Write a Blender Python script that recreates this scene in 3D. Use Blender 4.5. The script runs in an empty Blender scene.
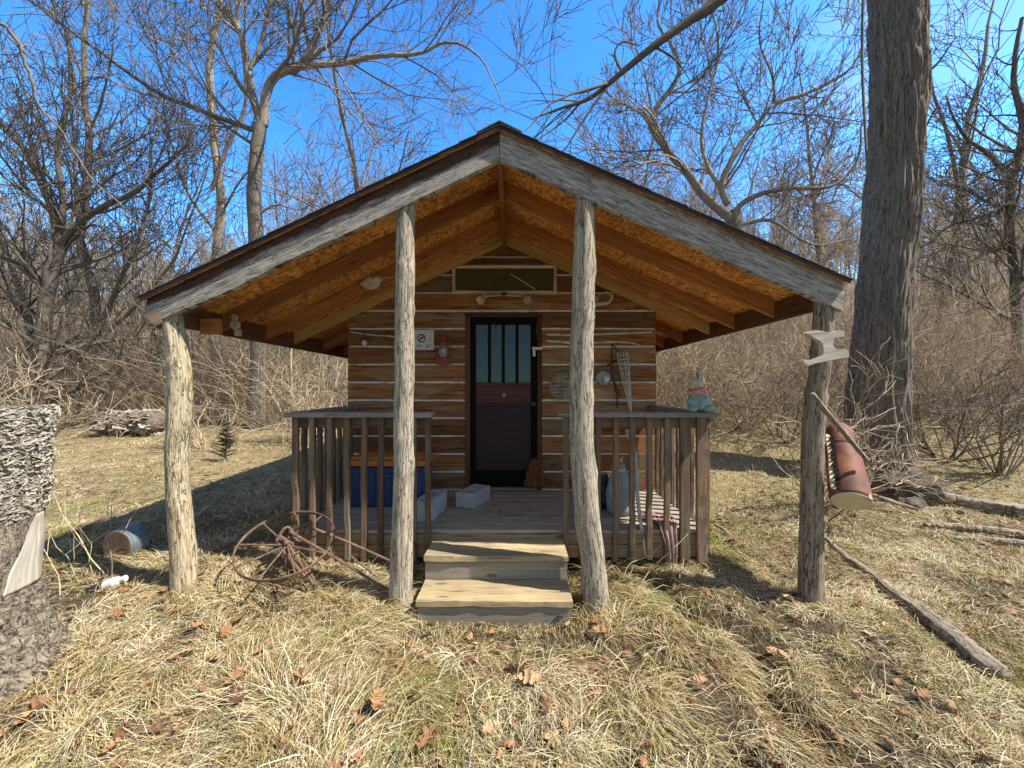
import bpy, math, random
import numpy as np
from mathutils import Vector
R = math.radians
RNG = np.random.default_rng(7)
rnd = random.Random(11)
sc = bpy.context.scene
COL = sc.collection

# ------------------------------------------------------------------ camera model
F, CX, HY, EYE = 385.0, 512.0, 389.0, 1.53
def P(px, py, Y):
    return np.array([(px - CX) / F * Y, Y, EYE + (HY - py) / F * Y])

# ------------------------------------------------------------------ numpy noise
def _h(ix, iy, iz):
    n = (ix.astype(np.int64) * 374761393 + iy.astype(np.int64) * 668265263 + iz.astype(np.int64) * 2147483647) & 0xFFFFFFFF
    n = ((n ^ (n >> 13)) * 1274126177) & 0xFFFFFFFF
    n = n ^ (n >> 16)
    return (n & 0xFFFF) / 65535.0
def vnoise(x, y, z=None):
    x = np.asarray(x, float); y = np.asarray(y, float)
    z = np.zeros_like(x) if z is None else np.asarray(z, float) + np.zeros_like(x)
    y = y + np.zeros_like(x); x = x + np.zeros_like(y); z = z + np.zeros_like(y)
    ix, iy, iz = np.floor(x), np.floor(y), np.floor(z)
    fx, fy, fz = x - ix, y - iy, z - iz
    fx, fy, fz = [f * f * (3 - 2 * f) for f in (fx, fy, fz)]
    r = 0
    for a in (0, 1):
        for b in (0, 1):
            for c in (0, 1):
                w = (fx if a else 1 - fx) * (fy if b else 1 - fy) * (fz if c else 1 - fz)
                r = r + w * _h(ix + a, iy + b, iz + c)
    return r
def fbm(x, y, z=None, o=3):
    s, a, t = 0, 1.0, 0
    z0 = 0.0 if z is None else z
    for i in range(o):
        s = s + a * vnoise(np.asarray(x) * 2**i + 17 * i, np.asarray(y) * 2**i, np.asarray(z0) * 2**i)
        t += a; a *= .5
    return s / t

# ------------------------------------------------------------------ terrain
_L = np.array([[-60, 0], [1.2, 0], [2.3, .0], [2.63, .04], [3.2, .12], [6, .24], [9, .40], [13, .85], [18, 2.0], [26, 4.2], [45, 10.], [90, 24.], [400, 60]])
_Rt = np.array([[-60, 0], [1.2, 0.0], [2.0, .0], [2.63, .05], [3.1, .10], [4.7, .42], [7, 1.02], [10, 1.72], [14, 2.7], [20, 4.8], [30, 8.6], [60, 19.], [120, 34], [400, 70]])
def sstep(a, b, x):
    t = np.clip((x - a) / (b - a), 0, 1); return t * t * (3 - 2 * t)
def rut(x, y):
    d = np.abs(x - np.interp(y, [1.2, 1.6, 2.35, 2.6, 2.95], [1.34, 1.28, 1.36, 1.20, 1.02]) - .05 * np.sin(np.asarray(y) * 9))
    return np.exp(-(d / .10)**2) * sstep(1.1, 1.5, y) * (1 - sstep(2.9, 3.1, y))
def H(x, y):
    x = np.asarray(x, float); y = np.asarray(y, float)
    l = sum(np.interp(y + d, _L[:, 0], _L[:, 1]) for d in (-.35, 0, .35)) / 3
    r = sum(np.interp(y + d, _Rt[:, 0], _Rt[:, 1]) for d in (-.35, 0, .35)) / 3
    w = sstep(.2, 3.2, x - .10 * np.maximum(y - 6, 0))
    z = l * (1 - w) + r * w
    z = z + .11 * sstep(-1.1, -2.2, x) * sstep(1.4, 2.6, y)
    z = z + .06 * (fbm(x * .9 + 5, y * .9, o=3) - .5) + .055 * (fbm(x * 4.5, y * 4.5 + 3, o=3) - .5)
    # a shallow worn dip running out from the porch on the right
    z = z - .10 * rut(x, y) - .055 * sstep(-.9, -.6, x) * (1 - sstep(.4, .7, x)) * sstep(2.0, 2.4, y)
    return z

# ------------------------------------------------------------------ mesh builder
class MB:
    def __init__(s): s.v = []; s.t = []; s.g = []; s.f = []; s.n = 0
    def add(s, v, faces, tone=None, gc=None):
        v = np.asarray(v, float).reshape(-1, 3); n = len(v)
        s.v.append(v)
        s.t.append(np.full(n, rnd.random()) if tone is None else np.zeros(n) + tone)
        s.g.append(v.copy() if gc is None else np.asarray(gc, float).reshape(-1, 3))
        for f in faces:
            f = np.asarray(f, int)
            if f.size: s.f.append((f.reshape(1, -1) if f.ndim == 1 else f) + s.n)
        s.n += n
        return s
ORG = {}
def build(name, mb, mat, parent=None, org=None, smooth=False):
    v = np.concatenate(mb.v); t = np.concatenate(mb.t); g = np.concatenate(mb.g)
    o0 = ORG[parent.name] if parent is not None else np.array(org if org is not None else (0, 0, 0), float)
    me = bpy.data.meshes.new(name)
    me.vertices.add(len(v)); me.vertices.foreach_set('co', (v - o0).astype(np.float32).ravel())
    li = np.concatenate([f.ravel() for f in mb.f]); ls = np.concatenate([np.full(len(f), f.shape[1]) for f in mb.f])
    st = np.concatenate([[0], np.cumsum(ls)[:-1]])
    me.loops.add(len(li)); me.loops.foreach_set('vertex_index', li.astype(np.int32))
    me.polygons.add(len(ls)); me.polygons.foreach_set('loop_start', st.astype(np.int32))
    me.polygons.foreach_set('use_smooth', np.full(len(ls), bool(smooth)))
    a = me.attributes.new('tone', 'FLOAT', 'POINT'); a.data.foreach_set('value', t.astype(np.float32))
    a = me.attributes.new('gc', 'FLOAT_VECTOR', 'POINT'); a.data.foreach_set('vector', g.astype(np.float32).ravel())
    me.update(); me.validate()
    if mat is not None: me.materials.append(mat)
    ob = bpy.data.objects.new(name, me); COL.objects.link(ob)
    ORG[ob.name] = o0
    if parent is not None: ob.parent = parent
    else: ob.location = o0
    return ob
def tag(o, label=None, cat=None, group=None, kind=None):
    if label: o['label'] = label
    if cat: o['category'] = cat
    if group: o['group'] = group
    if kind: o['kind'] = kind
    return o
def thing(name, loc, label, cat, group=None):
    e = bpy.data.objects.new(name, None); COL.objects.link(e); e.empty_display_size = .1
    e.location = loc; ORG[e.name] = np.array(loc, float)
    return tag(e, label, cat, group)

def nrm(a): return a / np.maximum(np.linalg.norm(a, axis=-1, keepdims=True), 1e-9)
def smooth_path(pts, n):
    p = np.asarray(pts, float)
    if len(p) == 2: return p[0] + (p[1] - p[0]) * np.linspace(0, 1, n)[:, None]
    q = np.vstack([2 * p[0] - p[1], p, 2 * p[-1] - p[-2]])
    u = np.linspace(0, len(p) - 1 - 1e-9, n); i = np.floor(u).astype(int); f = (u - i)[:, None]
    a, b, c, d = q[i], q[i + 1], q[i + 2], q[i + 3]
    return .5 * (2 * b + (c - a) * f + (2 * a - 5 * b + 4 * c - d) * f**2 + (3 * b - a - 3 * c + d) * f**3)
def sweep(mb, pts, sec, up=(0, 0, 1), tone=None, caps=True):
    p = np.asarray(pts, float); n = len(p)
    t = nrm(np.gradient(p, axis=0)); up = np.array(up, float)
    u = nrm(np.cross(t, up)); v = np.cross(u, t)
    sec = np.asarray(sec, float)
    if sec.ndim == 2: sec = np.repeat(sec[None], n, 0)
    k = sec.shape[1]
    V = p[:, None] + sec[..., :1] * u[:, None] + sec[..., 1:] * v[:, None]
    s = np.concatenate([[0], np.cumsum(np.linalg.norm(np.diff(p, axis=0), axis=1))])
    off = RNG.random(3) * 50
    G = np.concatenate([np.repeat(s[:, None, None], k, 1), sec], -1) + off
    i = np.arange(n - 1)[:, None]; j = np.arange(k)[None]
    q = np.stack([i * k + j, i * k + (j + 1) % k, (i + 1) * k + (j + 1) % k, (i + 1) * k + j], -1).reshape(-1, 4)
    fs = [q[:, ::-1]]
    if caps: fs += [np.arange(k), np.arange(k)[::-1] + (n - 1) * k]
    mb.add(V.reshape(-1, 3), fs, tone, G.reshape(-1, 3))
def rect(w, h, c=.004):
    w /= 2; h /= 2; c = min(c, w * .45, h * .45)
    return np.array([[-w + c, -h], [w - c, -h], [w, -h + c], [w, h - c], [w - c, h], [-w + c, h], [-w, h - c], [-w, -h + c]])
def beam(mb, p0, p1, w, h, up=(0, 0, 1), tone=None, c=.004, jit=.0015, n=None):
    L = np.linalg.norm(np.subtract(p1, p0)); n = n or max(2, min(24, int(L / .08)))
    s = np.repeat(rect(w, h, c)[None], n, 0)
    if jit: s = s + RNG.normal(0, jit, (n, 1, 2)) + RNG.normal(0, jit * .4, s.shape)
    sweep(mb, smooth_path([p0, p1], n), s, up, tone)
def box(mb, lo, hi, tone=None, c=.004, axis=0, jit=.0008):
    lo = np.array(lo, float); hi = np.array(hi, float); m = (lo + hi) / 2; d = hi - lo
    a = m.copy(); b = m.copy(); a[axis] = lo[axis]; b[axis] = hi[axis]
    up = (0, 0, 1) if axis != 2 else (0, 1, 0)
    wi, hi_ = {0: (d[1], d[2]), 1: (d[0], d[2]), 2: (d[0], d[1])}[axis]
    beam(mb, a, b, wi, hi_, up, tone, c, jit, n=None if jit else 2)
def tube(mb, pts, rad, k=8, n=None, tone=None, caps=True, up=None, rough=0):
    p = np.asarray(pts, float)
    if n: p = smooth_path(p, n)
    n = len(p); r = np.interp(np.linspace(0, 1, n), np.linspace(0, 1, np.size(rad)), np.atleast_1d(rad))
    th = np.arange(k) / k * 2 * math.pi
    s = np.stack([np.cos(th), np.sin(th)], -1)[None] * r[:, None, None]
    if rough: s = s * (1 + RNG.normal(0, rough, (n, k, 1)))
    if up is None:
        d = np.abs(p[-1] - p[0]); up = [(1, 0, 0), (0, 1, 0), (0, 0, 1)][int(np.argmin(d))]
    sweep(mb, p, s, up, tone, caps)
def prism(mb, poly, y0, y1, d=(1, 0), tone=None):
    """polygon in the XZ plane pushed along Y; grain follows d"""
    p = np.asarray(poly, float); n = len(p)
    if np.sum(p[:, 0] * np.roll(p[:, 1], -1) - np.roll(p[:, 0], -1) * p[:, 1]) < 0: p = p[::-1]
    d = np.array(d, float); d = d / np.linalg.norm(d); e = np.array([-d[1], d[0]])
    V = np.concatenate([np.stack([p[:, 0], np.full(n, y), p[:, 1]], -1) for y in (y0, y1)])
    off = RNG.random(3) * 50
    G = np.stack([V[:, [0, 2]] @ d, V[:, 1], V[:, [0, 2]] @ e], -1) + off
    i = np.arange(n); j = (i + 1) % n
    # own vertices for the faces and for the edge strip keeps the grain crisp
    mb.add(V, [np.arange(n), np.arange(n)[::-1] + n, np.stack([i, i + n, j + n, j], -1)], tone, G)
def blob(mb, c, r, nu=16, nv=10, rough=0, tone=None, seed=0, rot=None):
    u = np.arange(nu) / nu * 2 * math.pi; v = np.linspace(.02, math.pi - .02, nv)
    vv, uu = np.meshgrid(v, u, indexing='ij')
    d = np.stack([np.sin(vv) * np.cos(uu), np.sin(vv) * np.sin(uu), np.cos(vv)], -1)
    k = 1 + (rough * (fbm(d[..., 0] * 2 + seed, d[..., 1] * 2, d[..., 2] * 2) - .5) * 2 if rough else 0)
    V = d * np.array(r, float) * (k[..., None] if rough else 1)
    if rot is not None: V = V @ np.array(rot).T
    i = np.arange(nv - 1)[:, None]; j = np.arange(nu)[None]
    q = np.stack([i * nu + j, (i + 1) * nu + j, (i + 1) * nu + (j + 1) % nu, i * nu + (j + 1) % nu], -1).reshape(-1, 4)
    mb.add((V + np.array(c, float)).reshape(-1, 3), [q, np.arange(nu), np.arange(nu)[::-1] + (nv - 1) * nu], tone)
def lathe(mb, prof, c, axis=(0, 0, 1), k=24, tone=None):
    """prof: list of (r, h) revolved about axis through c"""
    ax = nrm(np.array(axis, float)); ref = np.array([1., 0, 0]) if abs(ax[0]) < .8 else np.array([0, 1., 0])
    u = nrm(np.cross(ax, ref)); v = np.cross(ax, u); th = np.arange(k) / k * 2 * math.pi
    pr = np.array(prof, float); n = len(pr)
    V = np.array(c, float) + pr[:, None, 1:2] * ax + pr[:, None, :1] * (np.cos(th)[None, :, None] * u + np.sin(th)[None, :, None] * v)
    i = np.arange(n - 1)[:, None]; j = np.arange(k)[None]
    q = np.stack([i * k + j, i * k + (j + 1) % k, (i + 1) * k + (j + 1) % k, (i + 1) * k + j], -1).reshape(-1, 4)
    mb.add(V.reshape(-1, 3), [q, np.arange(k)[::-1], np.arange(k) + (n - 1) * k], tone)
def torus(mb, c, nor, Rr, r, k=48, m=8, flat=None, tone=None):
    nor = nrm(np.array(nor, float)); ref = np.array([1., 0, 0]); u = nrm(np.cross(nor, ref)); v = np.cross(nor, u)
    a = np.arange(k) / k * 2 * math.pi; b = np.arange(m) / m * 2 * math.pi
    rad = np.cos(a)[:, None] * u + np.sin(a)[:, None] * v
    rw, rh = (r, r) if flat is None else flat
    V = np.array(c, float) + rad[:, None] * (Rr + rw * np.cos(b))[None, :, None] + nor * (rh * np.sin(b))[None, :, None]
    i = np.arange(k)[:, None]; j = np.arange(m)[None]
    q = np.stack([i * m + j, ((i + 1) % k) * m + j, ((i + 1) % k) * m + (j + 1) % m, i * m + (j + 1) % m], -1).reshape(-1, 4)
    mb.add(V.reshape(-1, 3), [q], tone)
def tubes(mb, pts, rad, k=3, tone=None):
    """many tubes at once: pts (T,n,3), rad (T,n)"""
    pts = np.asarray(pts, float); T, n, _ = pts.shape
    if T == 0: return
    t = nrm(np.gradient(pts, axis=1)); m = np.abs(t.mean(1))
    ref = np.eye(3)[np.argmin(m, axis=1)]
    u = nrm(np.cross(t, ref[:, None])); v = np.cross(u, t)
    th = np.arange(k) / k * 2 * math.pi
    off = np.cos(th)[None, None, :, None] * u[:, :, None] + np.sin(th)[None, None, :, None] * v[:, :, None]
    V = pts[:, :, None] + off * rad[:, :, None, None]
    s = np.concatenate([np.zeros((T, 1)), np.cumsum(np.linalg.norm(np.diff(pts, axis=1), axis=2), 1)], 1)
    G = np.stack([np.repeat(s[:, :, None], k, 2) + RNG.random((T, 1, 1)) * 40,
                  np.cos(th)[None, None] * rad[:, :, None], np.sin(th)[None, None] * rad[:, :, None]], -1)
    a = np.arange(T)[:, None, None] * n * k; i = np.arange(n - 1)[None, :, None] * k; j = np.arange(k)[None, None]
    q = np.stack([a + i + j, a + i + (j + 1) % k, a + i + k + (j + 1) % k, a + i + k + j], -1).reshape(-1, 4)
    tn = RNG.random(T) if tone is None else np.zeros(T) + tone
    mb.add(V.reshape(-1, 3), [q[:, ::-1]], np.repeat(tn, n * k), G.reshape(-1, 3))

# ------------------------------------------------------------------ materials
class NT:
    def __init__(s, name):
        s.m = bpy.data.materials.new(name); s.m.use_nodes = True; s.t = s.m.node_tree; s.t.nodes.clear()
        s.out = s.t.nodes.new('ShaderNodeOutputMaterial')
    def n(s, ty, ins=None, **kw):
        nd = s.t.nodes.new('ShaderNode' + ty)
        for k, v in kw.items(): setattr(nd, k, v)
        for k, v in (ins or {}).items():
            if isinstance(v, bpy.types.NodeSocket): s.t.links.new(v, nd.inputs[k])
            else: nd.inputs[k].default_value = v
        return nd
    def attr(s, a): return s.n('Attribute', attribute_name=a)
    def map(s, vec, scale, loc=(0, 0, 0), rot=(0, 0, 0)):
        return s.n('Mapping', {'Vector': vec, 'Scale': scale, 'Location': loc, 'Rotation': rot}).outputs[0]
    def noise(s, vec, scale=1, detail=5, rough=.6, dist=0):
        return s.n('TexNoise', {'Vector': vec, 'Scale': scale, 'Detail': detail, 'Roughness': rough, 'Distortion': dist}).outputs[0]
    def ramp(s, fac, stops):
        r = s.n('ValToRGB', {'Fac': fac}); e = r.color_ramp.elements
        while len(e) > 1: e.remove(e[-1])
        for i, (p, c) in enumerate(stops):
            x = e[0] if i == 0 else e.new(p)
            x.position = p; x.color = (*c, 1) if len(c) == 3 else c
        return r.outputs[0]
    def fr(s, fac, a, b, c=0., d=1.):
        return s.n('MapRange', {0: fac, 1: a, 2: b, 3: c, 4: d}).outputs[0]
    def mix(s, fac, a, b, mode='MIX'):
        nd = s.n('Mix', data_type='RGBA', blend_type=mode)
        for i, v in ((0, fac), (6, a), (7, b)):
            if isinstance(v, bpy.types.NodeSocket): s.t.links.new(v, nd.inputs[i])
            else: nd.inputs[i].default_value = v if i == 0 else ((*v, 1) if len(v) == 3 else v)
        return nd.outputs[2]
    def math(s, op, a, b=0.):
        return s.n('Math', {0: a, 1: b}, operation=op).outputs[0]
    def bsdf(s, col, rough=.8, bump=None, bstr=.4, bdist=.004, **kw):
        ins = {'Base Color': col if isinstance(col, bpy.types.NodeSocket) else (*col, 1), 'Roughness': rough}
        ins.update(kw)
        if bump is not None: ins['Normal'] = s.n('Bump', {'Height': bump, 'Strength': bstr, 'Distance': bdist}).outputs[0]
        b = s.n('BsdfPrincipled', ins)
        s.t.links.new(b.outputs[0], s.out.inputs[0]); return b

def wood(name, dark, light, weather=None, wamt=.5, crack=.6, var=(.7, 1.25), sc=1., rough=.8, bstr=.5, cs=0.42):
    m = NT(name); g = m.attr('gc').outputs['Vector']; tone = m.attr('tone').outputs['Fac']
    a = m.noise(m.map(g, (1.6 * sc, 26 * sc, 26 * sc)), 1, 6, .65, .8)
    b = m.noise(m.map(g, (5 * sc, 150 * sc, 150 * sc)), 1, 4, .7)
    col = m.ramp(m.math('ADD', m.math('MULTIPLY', a, .75), m.math('MULTIPLY', b, .25)), [(.32, dark), (.66, light)])
    if weather is not None:
        w = m.noise(m.map(g, (1.1, 4.5, 4.5)), 1, 5, .65, .4)
        col = m.mix(m.fr(w, .62 - wamt * .35, .78 - wamt * .35), col, m.mix(b, tuple(c * .72 for c in weather), tuple(min(1, c * 1.2) for c in weather)))
    c = m.noise(m.map(g, (2.4 * sc, 75 * sc, 75 * sc), (7, 3, 1)), 1, 3, .6, .5)
    ck = m.fr(c, cs - .1, cs, 1 - crack, 1)
    kn = m.n('TexVoronoi', {'Vector': m.map(g, (2.2, 7, 7)), 'Scale': 1.}).outputs['Distance']
    kn = m.fr(kn, .07, .13, .45, 1)
    col = m.mix(1, col, m.mix(1, ck, kn, 'MULTIPLY'), 'MULTIPLY')
    v = m.fr(tone, 0, 1, *var)
    col = m.mix(1, col, m.n('CombineColor', {0: v, 1: v, 2: v}).outputs[0], 'MULTIPLY')
    m.bsdf(col, rough, m.math('ADD', m.math('MULTIPLY', ck, 1.), m.math('MULTIPLY', b, .5)), bstr, .006)
    return m.m
def bark(name, dark, light, scl=(9, 30, 30), lich=None, bstr=.9, var=(.75, 1.25), lamt=.55, crk=0):
    m = NT(name); g = m.attr('gc').outputs['Vector']; tone = m.attr('tone').outputs['Fac']
    n = m.noise(m.map(g, scl), 1, 6, .7, 1.2)
    col = m.ramp(n, [(.36, dark), (.48, tuple((d + l) / 2 for d, l in zip(dark, light))), (.68, light)])
    if lich:
        w = m.noise(m.map(g, (2.2, 9, 9)), 1, 6, .7, .5)
        col = m.mix(m.fr(w, lamt, lamt + .12), col, lich)
    if crk:
        c = m.noise(m.map(g, (scl[0] * .35, scl[1] * .45, scl[2] * .45), (5, 2, 9)), 1, 4, .65, .6); c = m.fr(m.math('ABSOLUTE', m.math('SUBTRACT', c, .5)), .003, .018, .26, 1)
        f = m.fr(m.noise(m.map(g, (22, 60, 60), (1, 8, 3)), 1, 3, .6), .31, .37, .35, 1); c = m.math('MULTIPLY', c, f)
        col = m.mix(1, col, m.n('CombineColor', {0: c, 1: c, 2: c}).outputs[0], 'MULTIPLY'); n = m.math('ADD', n, c)
    v = m.fr(tone, 0, 1, *var)
    col = m.mix(1, col, m.n('CombineColor', {0: v, 1: v, 2: v}).outputs[0], 'MULTIPLY')
    m.bsdf(col, .9, n, bstr, .012)
    return m.m
def plain(name, col, rough=.6, var=.25, nscale=18, dirt=None, metal=0., bstr=.25, **kw):
    m = NT(name); co = m.n('TexCoord').outputs['Object']
    n = m.noise(co, nscale, 6, .65, .3)
    c = m.ramp(n, [(.3, tuple(x * (1 - var) for x in col)), (.7, tuple(min(1, x * (1 + var)) for x in col))])
    if dirt is not None:
        d = m.noise(co, nscale * .35, 6, .7, .6); c = m.mix(m.fr(d, .48, .66), c, dirt)
    m.bsdf(c, rough, n, bstr, .004, Metallic=metal, **kw)
    return m.m

M = {}
M['wall_wood'] = wood('wall_timber', (.085, .027, .008), (.46, .185, .055), (.32, .225, .125), .40, .85, (.6, 1.35), bstr=.8)
M['rafter'] = wood('rafter_lumber', (.20, .068, .018), (.56, .235, .068), None, 0, .5, (.75, 1.2))
M['rafter_pale'] = wood('rafter_lumber_pale', (.42, .24, .07), (.74, .49, .18), None, 0, .35, (.9, 1.15))  # yellower lumber, with the extra light on this rafter painted in
M['brown_board'] = wood('brown_board', (.10, .04, .018), (.24, .10, .042), None, 0, .5)
M['grey_wood'] = wood('weathered_grey_board', (.20, .18, .16), (.46, .43, .39), (.33, .27, .20), .35, .7, (.8, 1.2))
M['rail_wood'] = wood('railing_wood', (.085, .052, .032), (.25, .165, .105), (.25, .20, .155), .3, .7, (.6, 1.25))
M['cap_wood'] = wood('rail_cap_wood', (.13, .11, .10), (.30, .27, .25), (.2, .16, .12), .3, .6)
M['deck_wood'] = wood('deck_board', (.24, .20, .155), (.46, .40, .32), (.46, .36, .24), .34, .6, (.9, 1.1))
M['rim_wood'] = wood('deck_rim_board', (.17, .105, .05), (.42, .29, .15), (.30, .24, .16), .3, .6, (.8, 1.15))
M['step_wood'] = wood('step_board', (.30, .225, .12), (.56, .45, .26), (.33, .27, .19), .42, .7, (.88, 1.1), bstr=.7)
M['grey_step'] = wood('step_riser_wood', (.24, .21, .165), (.44, .39, .31), None, 0, .5)
M['post_pale'] = bark('pale_peeled_post', (.32, .235, .14), (.76, .66, .46), (7, 60, 60), (.30, .20, .11), 1., (.95, 1.05), .57, 1)
M['post_grey'] = bark('grey_peeled_post', (.21, .165, .12), (.66, .58, .455), (6, 70, 70), (.24, .17, .11), .9, (.95, 1.05), .60, 1)
M['post_dark'] = bark('brown_grey_post', (.12, .085, .06), (.48, .375, .28), (5, 70, 70), (.46, .40, .32), .9, (.95, 1.05), .62, 1)
M['trunk_bark'] = bark('furrowed_trunk_bark', (.034, .027, .022), (.33, .27, .215), (9, 52, 52), (.30, .27, .22), 1., (.95, 1.05), .66)
M['tree_bark'] = bark('grey_brown_bark', (.08, .064, .05), (.38, .325, .265), (8, 40, 40), None, .8, (.7, 1.35))
M['tree_dark'] = bark('dark_bark', (.04, .032, .026), (.21, .172, .14), (8, 40, 40), None, .8, (.7, 1.35))
M['twig'] = bark('brush_twig', (.23, .165, .105), (.70, .565, .39), (6, 40, 40), None, .3, (.45, 1.4))
M['log'] = bark('old_fallen_log', (.15, .11, .075), (.54, .46, .34), (7, 60, 60), (.22, .14, .085), 1., (.9, 1.1), .56, 1)
M['stump'] = bark('old_stump_bark', (.045, .034, .025), (.44, .36, .27), (40, 52, 52), (.48, .40, .30), 1., (.95, 1.05), .60, 1)
M['white'] = plain('white_paint', (.72, .72, .69), .6, .1)
M['cream'] = wood('cream_painted_wood', (.50, .42, .28), (.72, .63, .46), (.35, .27, .17), .25, .4)
M['chink'] = plain('pale_chinking', (.86, .83, .76), .9, .15, 14, (.5, .44, .36))
M['door'] = wood('dark_door_wood', (.010, .0035, .003), (.048, .013, .009), None, 0, .3, (.9, 1.1), rough=.6, bstr=.15)
M['door_red'] = wood('red_brown_door_wood', (.028, .007, .004), (.115, .028, .015), None, 0, .4, (.9, 1.1), rough=.6, bstr=.15)
M['door_black'] = plain('black_door_paint', (.010, .0065, .006), .75, .3, **{'Specular IOR Level': .12})
M['frame'] = wood('door_frame_wood', (.04, .014, .008), (.16, .058, .026), None, 0, .5)
M['rust'] = plain('rusty_iron', (.17, .095, .065), .85, .45, 40, (.26, .19, .145), .2, .5)
M['matt_black'] = plain('matt_black', (.018, .016, .015), .95, .2, **{'Specular IOR Level': .05})
M['iron'] = plain('black_iron', (.03, .028, .026), .6, .3)
M['red'] = plain('faded_red_metal', (.34, .055, .042), .55, .3, 30)
M['concrete'] = plain('grey_concrete', (.44, .45, .46), .95, .18, 60, (.33, .32, .30))
M['blue'] = plain('blue_plastic', (.018, .05, .16), .4, .15)
M['yellow'] = plain('orange_yellow_plastic', (.50, .20, .03), .45, .15)
M['bone'] = plain('bleached_bone', (.66, .62, .53), .8, .2, 25, (.42, .36, .28))
M['bluegrey'] = plain('blue_grey_plastic', (.28, .32, .335), .55, .2, 12, (.22, .24, .25))
M['bucket'] = plain('dull_blue_grey_steel', (.17, .22, .25), .6, .25, 16, (.16, .11, .075), .2)
M['teal'] = plain('teal_weathered_glaze', (.20, .30, .285), .6, .35, 30, (.32, .36, .33))
M['tan'] = plain('tan_glaze', (.46, .36, .20), .7, .3, 30)
M['pink'] = plain('faded_pink_cloth', (.62, .25, .22), .85, .25, 40)
M['bamboo'] = plain('bleached_bamboo', (.58, .54, .46), .7, .25, 30)
M['black'] = plain('black_plastic', (.02, .021, .024), .55, .3)
M['rust_red'] = plain('rust_red_cylinder', (.25, .085, .042), .7, .55, 7, (.075, .032, .026), .0, .5)
M['cut_end'] = plain('pale_cut_wood', (.60, .52, .33), .85, .2, 20)
M['ink'] = plain('black_ink', (.02, .02, .02), .7, .1)
M['slice'] = plain('wood_slice', (.30, .20, .12), .85, .4, 14)
M['galv'] = plain('dull_galvanised_metal', (.36, .39, .38), .5, .2, 22, (.22, .15, .10), .6)
M['straw'] = plain('dried_straw_brown', (.22, .085, .02), .9, .4, 30)
# roof shingles and OSB
m = NT('roof_shingle'); co = m.n('TexCoord').outputs['Object']
m.bsdf(m.ramp(m.noise(co, 60, 4), [(.3, (.03, .028, .026)), (.7, (.10, .092, .082))]), .95, m.noise(co, 120, 3), .5, .004); M['shingle'] = m.m
m = NT('oriented_strand_board'); g = m.attr('gc').outputs['Vector']
v1 = m.n('TexVoronoi', {'Vector': m.map(g, (24, 62, 62), rot=(0, 0, .35)), 'Scale': 1.}).outputs['Color']
v2 = m.n('TexVoronoi', {'Vector': m.map(g, (58, 22, 58), rot=(0, 0, .5)), 'Scale': 1.}).outputs['Color']
f = m.math('ADD', m.math('MULTIPLY', m.n('SeparateColor', {0: v1}).outputs[0], .55), m.math('MULTIPLY', m.n('SeparateColor', {0: v2}).outputs[1], .45))
f = m.math('ADD', m.math('MULTIPLY', f, .75), m.math('MULTIPLY', m.noise(m.map(g, (60, 200, 60)), 1, 4), .25))
col = m.ramp(f, [(.22, (.30, .10, .018)), (.5, (.74, .31, .068)), (.78, (.92, .55, .18))])
st = m.noise(g, 1.4, 5, .6, .4); col = m.mix(m.fr(st, .5, .75, 0, .6), col, (.16, .045, .012))
m.bsdf(col, .7, f, .25, .003); M['osb'] = m.m
# glass
def glass(name, tint, k):
    m = NT(name); co = m.n('TexCoord').outputs['Object']
    bm = m.n('Bump', {'Height': m.noise(co, 6, 3), 'Strength': .015, 'Distance': .01}).outputs[0]
    d = m.n('BsdfDiffuse', {'Color': m.ramp(m.noise(co, 8, 6, .7), [(.3, tuple(x * .6 for x in tint)), (.7, tint)])}); g = m.n('BsdfGlossy', {'Roughness': .04, 'Normal': bm, 'Color': (.9, .95, 1, 1)})
    x = m.n('MixShader', {0: k, 1: d.outputs[0], 2: g.outputs[0]}); m.t.links.new(x.outputs[0], m.out.inputs[0]); return m.m
M['glass'] = glass('old_window_glass', (.04, .07, .10), .04)
M['glass_green'] = glass('dusty_transom_glass', (.13, .115, .045), .05)
# ground
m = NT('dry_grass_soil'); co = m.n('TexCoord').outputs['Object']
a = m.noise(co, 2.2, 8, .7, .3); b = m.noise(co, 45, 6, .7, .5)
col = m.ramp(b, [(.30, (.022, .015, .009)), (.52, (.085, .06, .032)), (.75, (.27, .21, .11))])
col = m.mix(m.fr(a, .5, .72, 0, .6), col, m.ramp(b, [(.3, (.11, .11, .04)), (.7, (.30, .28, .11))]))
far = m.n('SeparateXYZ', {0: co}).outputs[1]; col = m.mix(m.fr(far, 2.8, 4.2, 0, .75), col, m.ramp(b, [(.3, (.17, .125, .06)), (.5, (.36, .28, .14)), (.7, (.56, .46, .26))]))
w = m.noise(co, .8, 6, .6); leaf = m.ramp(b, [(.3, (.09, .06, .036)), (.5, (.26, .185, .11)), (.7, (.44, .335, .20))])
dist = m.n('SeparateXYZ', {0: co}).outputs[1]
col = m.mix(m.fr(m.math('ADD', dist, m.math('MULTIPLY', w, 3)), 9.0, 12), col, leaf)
m.bsdf(col, .95, b, .8, .03); M['soil'] = m.m
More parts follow.
